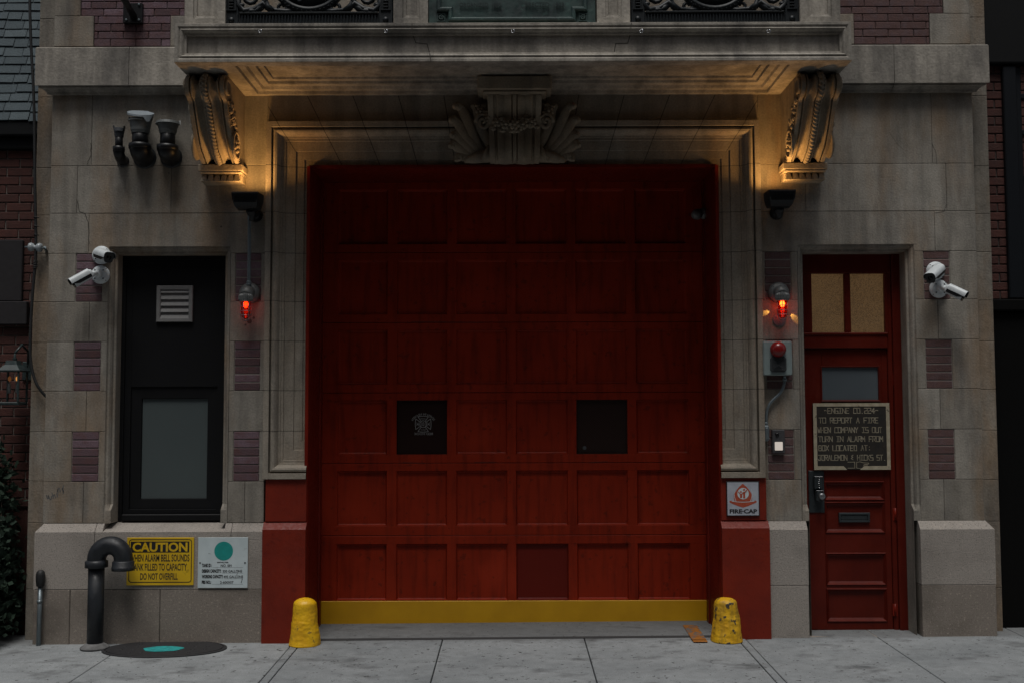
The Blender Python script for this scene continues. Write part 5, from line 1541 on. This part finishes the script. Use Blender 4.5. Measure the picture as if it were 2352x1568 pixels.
p = [W(px, py, -.03) for px, py in ((1802, 868), (1801, 885), (1792, 903), (1775, 917), (1764, 932), (1760, 950), (1760, 975))]
fine = smooth_path(p, 2)
b.tube([(a, -.03, c) for a, c in fine], .0115, 12)
b.lathe([(.016, 0), (.018, .004), (.018, .018), (.014, .022)], (p[0][0], -.03, p[0][1] - .02), (0, 0, 1), 12)
b.tube([(p[0][0], -.03, p[0][1] - .01), (p[0][0], -.04, z0 + .01)], .012, 10)
ax, az = W(1760, 994, -.035)
b.box(ax - .021, ax + .021, -.055, .002, az - .062, az + .062, .010); b.box(ax - .014, ax + .014, -.060, -.05, az - .05, az + .045, .006)
b.lathe([(.017, 0), (.017, .02), (.014, .026)], (ax, -.03, az + .06), (0, 0, 1), 12)
tag(b.build("conduit", GALV), "bent grey conduit with an elbow fitting below the alarm box", "conduit")
y = -.035
x0, x1 = X(1774, 1012, y), X(1803, 1012, y); z0, z1 = Z(1788, 1040, y), Z(1788, 986, y)
t = thing("call_button", "grey call button panel with a white lit button below the conduit", "intercom", ((x0 + x1) / 2, 0, z0))
b = MB(); b.box(x0, x1, y, .006, z0, z1, .004); b.build("panel", plain("dark_grey_panel", (.085, .085, .09), .4, .3), t)
bx_, bz_ = W(1788.5, 1023.5, y)
b = MB(); b.box(bx_ - .031 , bx_ + .031, y - .008, y, bz_ - .033, bz_ + .033, .004); b.build("lit_button", BUTTON, t)
b = MB(); b.lathe([(.015, 0), (.013, .008), (0, .009)], (X(1785, 997, y), y, Z(1785, 997, y)), (0, -1, 0), 16); b.build("lens", LENS, t)

# ---------------- gooseneck pipe, stub vent, tank cover, bollards
yv = -.20
xg = X(220, 1380, yv); xe = X(283, 1300, yv); rp = .070
ztop = Z(222, 1292, yv); rb_ = (xe - xg) / 2
t = thing("vent_pipe", "thick black gooseneck vent pipe standing on the pavement by the caution sign", "pipe", (xg, yv, gz(xg, yv)))
b = MB(); b.tube([(xg, yv, gz(xg, yv) - .02), (xg, yv, ztop)], rp * .86, 24); b.build("riser", PIPE, t)
b = MB()
pts = [(xg, yv, ztop - .03)] + [(xg + rb_ - rb_ * math.cos(k / 16 * math.pi), yv, ztop + .03 + rb_ * 1.02 * math.sin(k / 16 * math.pi)) for k in range(17)] + [(xe, yv, ztop - .03)]
b.tube(pts, rp, 24)
b.lathe([(rp, .0), (rp * 1.22, .004), (rp * 1.22, .05), (rp, .06)], (xg, yv, ztop - .035), (0, 0, 1), 26)
b.lathe([(rp, .075), (rp * 1.16, .065), (rp * 1.18, .03), (rp * 1.22, .028), (rp * 1.22, .0), (rp * .9, .0), (rp * .9, .05)], (xe, yv, ztop - .055), (0, 0, 1), 26)
b.build("return_bend", PIPE, t)
b = MB(); b.lathe([(rp * 1.55, 0), (rp * 1.5, .012), (rp * 1.1, .03), (rp * .9, .04)], (xg, yv, gz(xg, yv)), (0, 0, 1), 24); b.build("base_collar", paint("grey_cement_collar", (.17, .17, .17), (.10, .10, .10), .9, .6, 20), t)
ys = PY - .035
xs_ = X(93, 1330, ys); zs1 = Z(93, 1326, ys)
t = thing("stub_vent", "thin grey stub pipe with a black cap at the far left corner", "pipe", (xs_, ys, gz(xs_, ys)))
b = MB(); b.tube([(xs_ - .004, ys, gz(xs_, ys) - .02), (xs_, ys, zs1 - .06)], .017, 12); b.lathe([(.02, 0), (.022, .01), (.02, .02)], (xs_ - .002, ys, zs1 - .19), (0, 0, 1), 12); b.build("pipe", GALV, t)
b = MB(); b.lathe([(.026, -.065), (.030, -.06), (.034, -.02), (.035, .02), (.030, .045), (.018, .058), (0, .06)], (xs_, ys, zs1), (0, 0, 1), 20); b.build("cap", RUBBER, t)
mc = groundpt(378, 1490, gz(-2.7, -.3)); r_m = abs(groundpt(523, 1488, mc[2])[0] - groundpt(234, 1492, mc[2])[0]) / 2
t = thing("tank_cover", "round black tank cover with a teal painted dot set in the pavement", "manhole cover", (mc[0], mc[1], mc[2]))
b = MB()
sl = Vector((-.0058, -.018, 1)).normalized()
n = 60; OV = .56
rw = [[(mc[0] + r_ * math.cos(2 * math.pi * k / n), mc[1] + OV * r_ * math.sin(2 * math.pi * k / n), mc[2] + h_ + .0058 * r_ * math.cos(2 * math.pi * k / n) + .018 * OV * r_ * math.sin(2 * math.pi * k / n)) for k in range(n)] for r_, h_ in ((r_m, -.02), (r_m, .006), (r_m - .02, .010), (r_m - .024, .002), (r_m - .034, .002), (r_m - .036, .010))]
b.rows(rw, True); b.add(rw[-1], [list(range(n))])
for q in range(10):
    for p_ in range(10):
        dx, dy = (q - 4.5) * .09, (p_ - 4.5) * .09
        if dx * dx + (dy / OV) ** 2 < (r_m - .08) ** 2 and dx * dx + dy * dy > .19 ** 2:
            b.lathe([(.018, 0), (.014, .004), (0, .004)], (mc[0] + dx, mc[1] + dy, mc[2] + .009 + .0058 * dx + .018 * dy), sl, 6)
b.build("lid", plain("black_cover_plate", (.022, .022, .024), .6), t)
b = MB(); pt = groundpt(375, 1488.5, mc[2] + .012); n = 28
b.add([(pt[0] + .150 * (1 + .06 * math.sin(5 * a_)) * math.cos(a_), pt[1] + .088 * math.sin(a_) * (1 + .05 * math.cos(3 * a_)), mc[2] + .0125 + .0058 * (.15 * math.cos(a_)) + .018 * (pt[1] - mc[1] + .088 * math.sin(a_))) for a_ in [2 * math.pi * k / n for k in range(n)]], [list(range(n))])
b.build("painted_dot", TEAL_P, t)
from mathutils import noise as mnoise
def bollard(px, w_, ptop, pbot, label, seed, lean):
    bm = bmesh.new()
    yb_ = -.145
    xb = X(px, pbot, yb_); hgt = Z(px, ptop, yb_) - gz(xb, yb_); r0 = w_ / 2 / 290
    n, mrow = 72, 64
    rings = []
    for i in range(mrow + 1):
        f = i / mrow
        if f < .86: rr = r0 * (1.0 - .30 * f / .86); z_ = hgt * f * 1.0
        else:
            q = (f - .86) / .14; rr = r0 * .70 * math.cos(q * math.pi / 2 * .93); z_ = hgt * (.86 + .14 * math.sin(q * math.pi / 2))
        ring_ = []
        for k in range(n):
            a_ = 2 * math.pi * k / n
            p = Vector((math.cos(a_) * rr, math.sin(a_) * rr, z_))
            d = mnoise.fractal(p * 9 + Vector((seed, 0, 0)), 1.0, 2.0, 6) * .0065 + mnoise.noise(p * 3 + Vector((seed * 3, 1, 0))) * .006 + mnoise.noise(p * 60) * .0022
            e = 1 + d / max(rr, .03)
            ring_.append(bm.verts.new((xb + p.x * e + lean * z_, yb_ + p.y * e, gz(xb, yb_) + z_ + d * .3)))
        rings.append(ring_)
    for i in range(mrow):
        for k in range(n):
            bm.faces.new((rings[i][k], rings[i][(k + 1) % n], rings[i + 1][(k + 1) % n], rings[i + 1][k])).smooth = True
    bm.faces.new(rings[-1]); bm.faces.new(rings[0][::-1])
    me = bpy.data.meshes.new("bollard"); bm.to_mesh(me); bm.free(); me.materials.append(YELLOW_B if px < 1000 else YELLOW_C)
    at = me.attributes.new("tone", 'FLOAT', 'FACE')
    o = bpy.data.objects.new("bollard", me); COL.objects.link(o)
    tag(o, label, "bollard", "yellow guard bollards at the garage door")
bollard(700, 70, 1372, 1480, "lumpy yellow bollard at the left foot of the garage door", 1.3, 0.0)
bollard(1669, 70, 1371, 1474, "chipped yellow bollard with bare dark patches right of the garage door", 6.1, -.01)

# ================================================================== neighbours
LB = thing("brick_house", "red brick house with a blue slate roof left of the fire station", "building", (-5, .3, 0))
b = MB(); NY = .30
xe_ = -3.868
ze1, ze0 = Z(40, 285, NY), Z(40, 345, NY)
bricks(b, -4.9, xe_, 1.0, ze0, NY, .215, .0738, .009, start=.04)
b.box(-7.5, -4.9, NY, NY + .1, -.2, ze0, 0, .4)
b.box(-4.9, xe_, NY + .02, NY + .1, -.2, 1.0, 0, .4)
b.box(-7.5, xe_, NY + .1, NY + .3, -.2, ze0, 0, .4, 1)
b.build("wall", [BRICK_R, BMORT], LB)
b = MB(); b.box(-7.5, xe_, NY - .10, NY + .2, ze0 + .10, ze1, .01); b.box(-7.5, xe_, NY - .05, NY + .2, ze0, ze0 + .10, .01)
b.build("eave", plain("dark_eave_metal", (.006, .007, .008), .6, 0, .2), LB)
b = MB()
n = 15
for i in range(n):
    z0_ = ze1 + i * .088; y0_ = NY - .09 + i * .030
    x = -6.2 - (i % 2) * .07
    while x < xe_:
        wv = random.choice((.12, .16, .19, .22)); x1_ = min(x + wv, xe_)
        if x1_ - x > .02:
            dzr = random.uniform(-.008, .006)
            b.add([(x + .003, y0_ - .022, z0_ + dzr), (x1_ - .003, y0_ - .022, z0_ + dzr + random.uniform(-.004, .004)), (x1_ - .002, y0_ + .05, z0_ + .15), (x + .002, y0_ + .05, z0_ + .15),
                   (x + .002, y0_ + .002, z0_ + dzr), (x1_ - .002, y0_ + .002, z0_ + dzr)], [(0, 1, 2, 3), (0, 4, 5, 1)], random.random())
        x = x1_
b.add([(-7.5, NY - .06, ze1), (xe_, NY - .06, ze1), (xe_, NY + .42, ze1 + 1.35), (-7.5, NY + .42, ze1 + 1.35)], [(0, 1, 2, 3)], 0)
b.build("slate_roof", SLATE, LB)
b = MB(); 
b.box(-7, X(50, 640, NY - .03), NY - .03, NY + .05, Z(30, 692, NY - .03), Z(30, 551, NY - .03), .006); b.box(-7, X(61, 715, NY - .05), NY - .05, NY + .05, Z(30, 745, NY - .05), Z(30, 692, NY - .05) - .001, .006)
b.build("window_surround", BROWNST, LB)
# lantern
xl, zl_ = W(29, 885, .08)
t = thing("wall_lantern", "green metal wall lantern with candle bulbs on the left brick house", "lantern", (xl, NY, zl_))
b = MB(); hw = .085
b.box(xl - hw, xl + hw, .0, .17, zl_ - .155, zl_ - .13, .006)
for sx in (-1, 1):
    for sy in (0, 1): b.box(xl + sx * hw - (.016 if sx > 0 else 0), xl + sx * hw + (.016 if sx < 0 else 0), .0 + sy * .155, .015 + sy * .155, zl_ - .13, zl_ + .11, .003)
b.box(xl - hw - .01, xl + hw + .01, -.01, .18, zl_ + .11, zl_ + .125, .004)
b.rows([[(xl - hw, 0, zl_ + .125), (xl + hw, 0, zl_ + .125), (xl + hw, .17, zl_ + .125), (xl - hw, .17, zl_ + .125)], [(xl - .05, .035, zl_ + .165), (xl + .05, .035, zl_ + .165), (xl + .05, .135, zl_ + .165), (xl - .05, .135, zl_ + .165)], [(xl - .04, .045, zl_ + .20), (xl + .04, .045, zl_ + .20), (xl + .04, .125, zl_ + .20), (xl - .04, .125, zl_ + .20)]], True)
b.add([(xl - .04, .045, zl_ + .20), (xl + .04, .045, zl_ + .20), (xl + .04, .125, zl_ + .20), (xl - .04, .125, zl_ + .20)], [(0, 1, 2, 3)])
b.lathe([(.012, 0), (.02, .012), (.008, .03), (.012, .045), (0, .06)], (xl + .01, .085, zl_ + .20), (0, 0, 1), 12)
b.build("cage", COPPER, t)
b = MB(); b.tube([(xl + .02, NY, zl_ + .10), (xl + .03, NY - .02, zl_ + .28), (xl + .03, .16, zl_ + .33), (xl + .01, .085, zl_ + .26)], .010, 10); b.box(xl - .02, xl + .06, NY - .015, NY + .005, zl_ + .05, zl_ + .2, .004); b.build("hook_arm", COPPER, t)
for dx, m_ in ((-.028, FLAME_D), (.035, CANDLE)):
    b = MB(); b.lathe([(.013, 0), (.013, .085), (0, .086)], (xl + dx, .085, zl_ - .06), (0, 0, 1), 12); cd = b.build("candle", CANDLEW, t)
    b = MB(); b.ball((xl + dx, .085, zl_ + .055), .015, 1, (1, 1, 1.5)); b.build("candle_bulb", m_, cd)
# shrub
def shrub(name, label, x0, x1, y0, y1, h, nst, group=None):
    t = thing(name, label, "shrub", ((x0 + x1) / 2, (y0 + y1) / 2, gz((x0 + x1) / 2, 0)), group)
    st = MB(); lf = MB()
    for i in range(nst):
        bx, by = random.uniform(x0 + .1, x1 - .1), random.uniform(y0 + .05, y1 - .05)
        hx = bx + random.uniform(-.15, .15); hh = h * random.uniform(.55, 1.0)
        hx = min(hx, x1 - .05)
        p = [(bx, by, -.05), (bx * .6 + hx * .4, by, hh * .4), (hx, by + random.uniform(-.05, .05), hh)]
        st.tube(p, [.012, .009, .004], 6)
        for k in range(240):
            f = random.uniform(.06, 1.0) ** .8
            if f < .4: c = Vector(p[0]).lerp(Vector(p[1]), f / .4)
            else: c = Vector(p[1]).lerp(Vector(p[2]), (f - .4) / .6)
            sp = .20 * (1.15 - f)
            c += Vector((random.gauss(0, sp), random.gauss(0, sp * .6), random.gauss(0, .05)))
            c.x = min(c.x, x1 + random.uniform(-.05, .03)); c.y = min(c.y, y1)
            L = random.uniform(.035, .085); d = Vector((random.uniform(-1, 1), random.uniform(-1, .4), random.uniform(-.3, 1))).normalized()
            s = d.cross(Vector((random.uniform(-1, 1), random.uniform(-1, 1), random.uniform(-1, 1)))).normalized() * L * .32
            lf.add([c, c + d * L * .5 + s, c + d * L, c + d * L * .5 - s], [(0, 1, 2, 3)], random.random())
    st.build("stems", BARK, t); lf.build("foliage", FOL, t)
shrub("shrub", "tall dark green shrub below the lantern at the left edge", -4.95, -3.93, -.12, .24, 1.72, 44)
shrub("shrub", "low dark leafy shrub in front of the tall shrub at lower left", -4.7, -3.95, -.42, -.12, .9, 12)

RB = thing("brick_row_house", "dark brick house with a navy framed window right of the fire station", "building", (5, .3, 0))  # materials kept near black, the vignette is put into their colours
b = MB(); NY2 = .25; xs2 = 3.886
fx0 = X(2306, 400, NY2)
zt_ = Z(2300, 150, NY2); zw0 = Z(2300, 688, NY2)
bricks(b, xs2, 5.2, zw0, zt_, NY2, .215, .0735, .010, start=.1)
b.box(xs2, 7.5, NY2 + .08, NY2 + .2, -.2, 6, 0, .3, 1)
b.build("wall", [BRICK_R, plain("vignette_mortar", (.05, .042, .038), .95)], RB)  # mortar colour darkened to stand for the vignette
b = MB(); b.box(xs2, 7.5, NY2 - .06, NY2 + .1, zt_, 6, .01); b.build("fascia", plain("black_fascia", (.006, .0065, .007), .6, 0, .2), RB)
b = MB(); b.box(xs2, 7.5, NY2 - .05, NY2 + .1, Z(2330, 715, NY2), zw0 - .002, .01); b.box(xs2, 7.5, NY2 - .01, NY2 + .1, -.2, Z(2330, 715, NY2) - .002, .01)
b.build("stone_base", plain("dark_brownstone", (.004, .004, .004), .9, 0, .1), RB)
b = MB(); wz0_, wz1_ = zw0 + .004, zt_ - .02
b.box(fx0, fx0 + .11, NY2 - .04, NY2 + .06, wz0_, wz1_, .008); b.box(fx0 + .11, fx0 + .16, NY2 - .01, NY2 + .06, wz0_, wz1_, .006)
for py in (222, 305, 410, 560, 672):
    z_ = Z(2340, py, NY2); b.box(fx0 + .155, fx0 + 1.2, NY2 - .012, NY2 + .04, z_ - .02, z_ + .02, .004)
b.box(fx0 + 1.2, fx0 + 1.3, NY2 - .04, NY2 + .06, wz0_, wz1_, .008)
WFR = b.build("window_frame", BLUEFRAME, RB)
b = MB(); b.add([(fx0 + .15, NY2 + .03, wz0_), (fx0 + 1.2, NY2 + .03, wz0_), (fx0 + 1.2, NY2 + .03, wz1_), (fx0 + .15, NY2 + .03, wz1_)], [(0, 1, 2, 3)])
b.build("window_pane", glassmat("dim_window_glass", (.045, .05, .047), .2), WFR)

# service cable and its insulator on the left quoin strip
pts = [(66, -60), (67, 40), (70, 120), (74, 180), (77, 260), (78, 400), (80, 500), (81, 560), (80, 600), (74, 660), (70, 720), (67, 790), (68, 830), (76, 868), (89, 895), (104, 914)]
p = smooth_path([W(a, c, .04) for a, c in pts], 2)
b = MB(); b.tube([(a, .055 if i < len(p) - 8 else .055 + .006 * (i - len(p) + 8), c) for i, (a, c) in enumerate(p)], .0115, 10)
for py in (500, 520, 540, 600, 604, 608, 612, 616):
    xw_, zw_ = W(80 - (2 if py > 590 else 0), py, .045)
    b.tube([(xw_ - .012, .05, zw_), (xw_ + .002, .038, zw_ + .004), (xw_ + .014, .05, zw_ + .002), (xw_ + random.uniform(.015, .03), .06, zw_)], .004, 6)
tag(b.build("service_cable", RUBBER), "black service cable hanging down the left edge of the fire station", "cable")
x, z = W(80, 568, .04)
b = MB()
b.tube([(x - .085, .05, z + .004), (x + .075, .06, z - .006)], .007, 8, True, .5, 1)
b.lathe([(.012, -.055), (.032, -.05), (.036, -.035), (.030, -.018), (.016, -.010), (.016, .006), (.030, .014), (.037, .032), (.032, .048), (.012, .052)], (x, .052, z), (1, 0, -.06), 20)
b.tube([(x + .07, .06, z), (x + .06, .12, z - .02)], .012, 8, True, .5, 1)
tag(b.build("cable_insulator", [CERAM, GALV]), "grey ceramic insulator spool holding the service cable", "insulator")
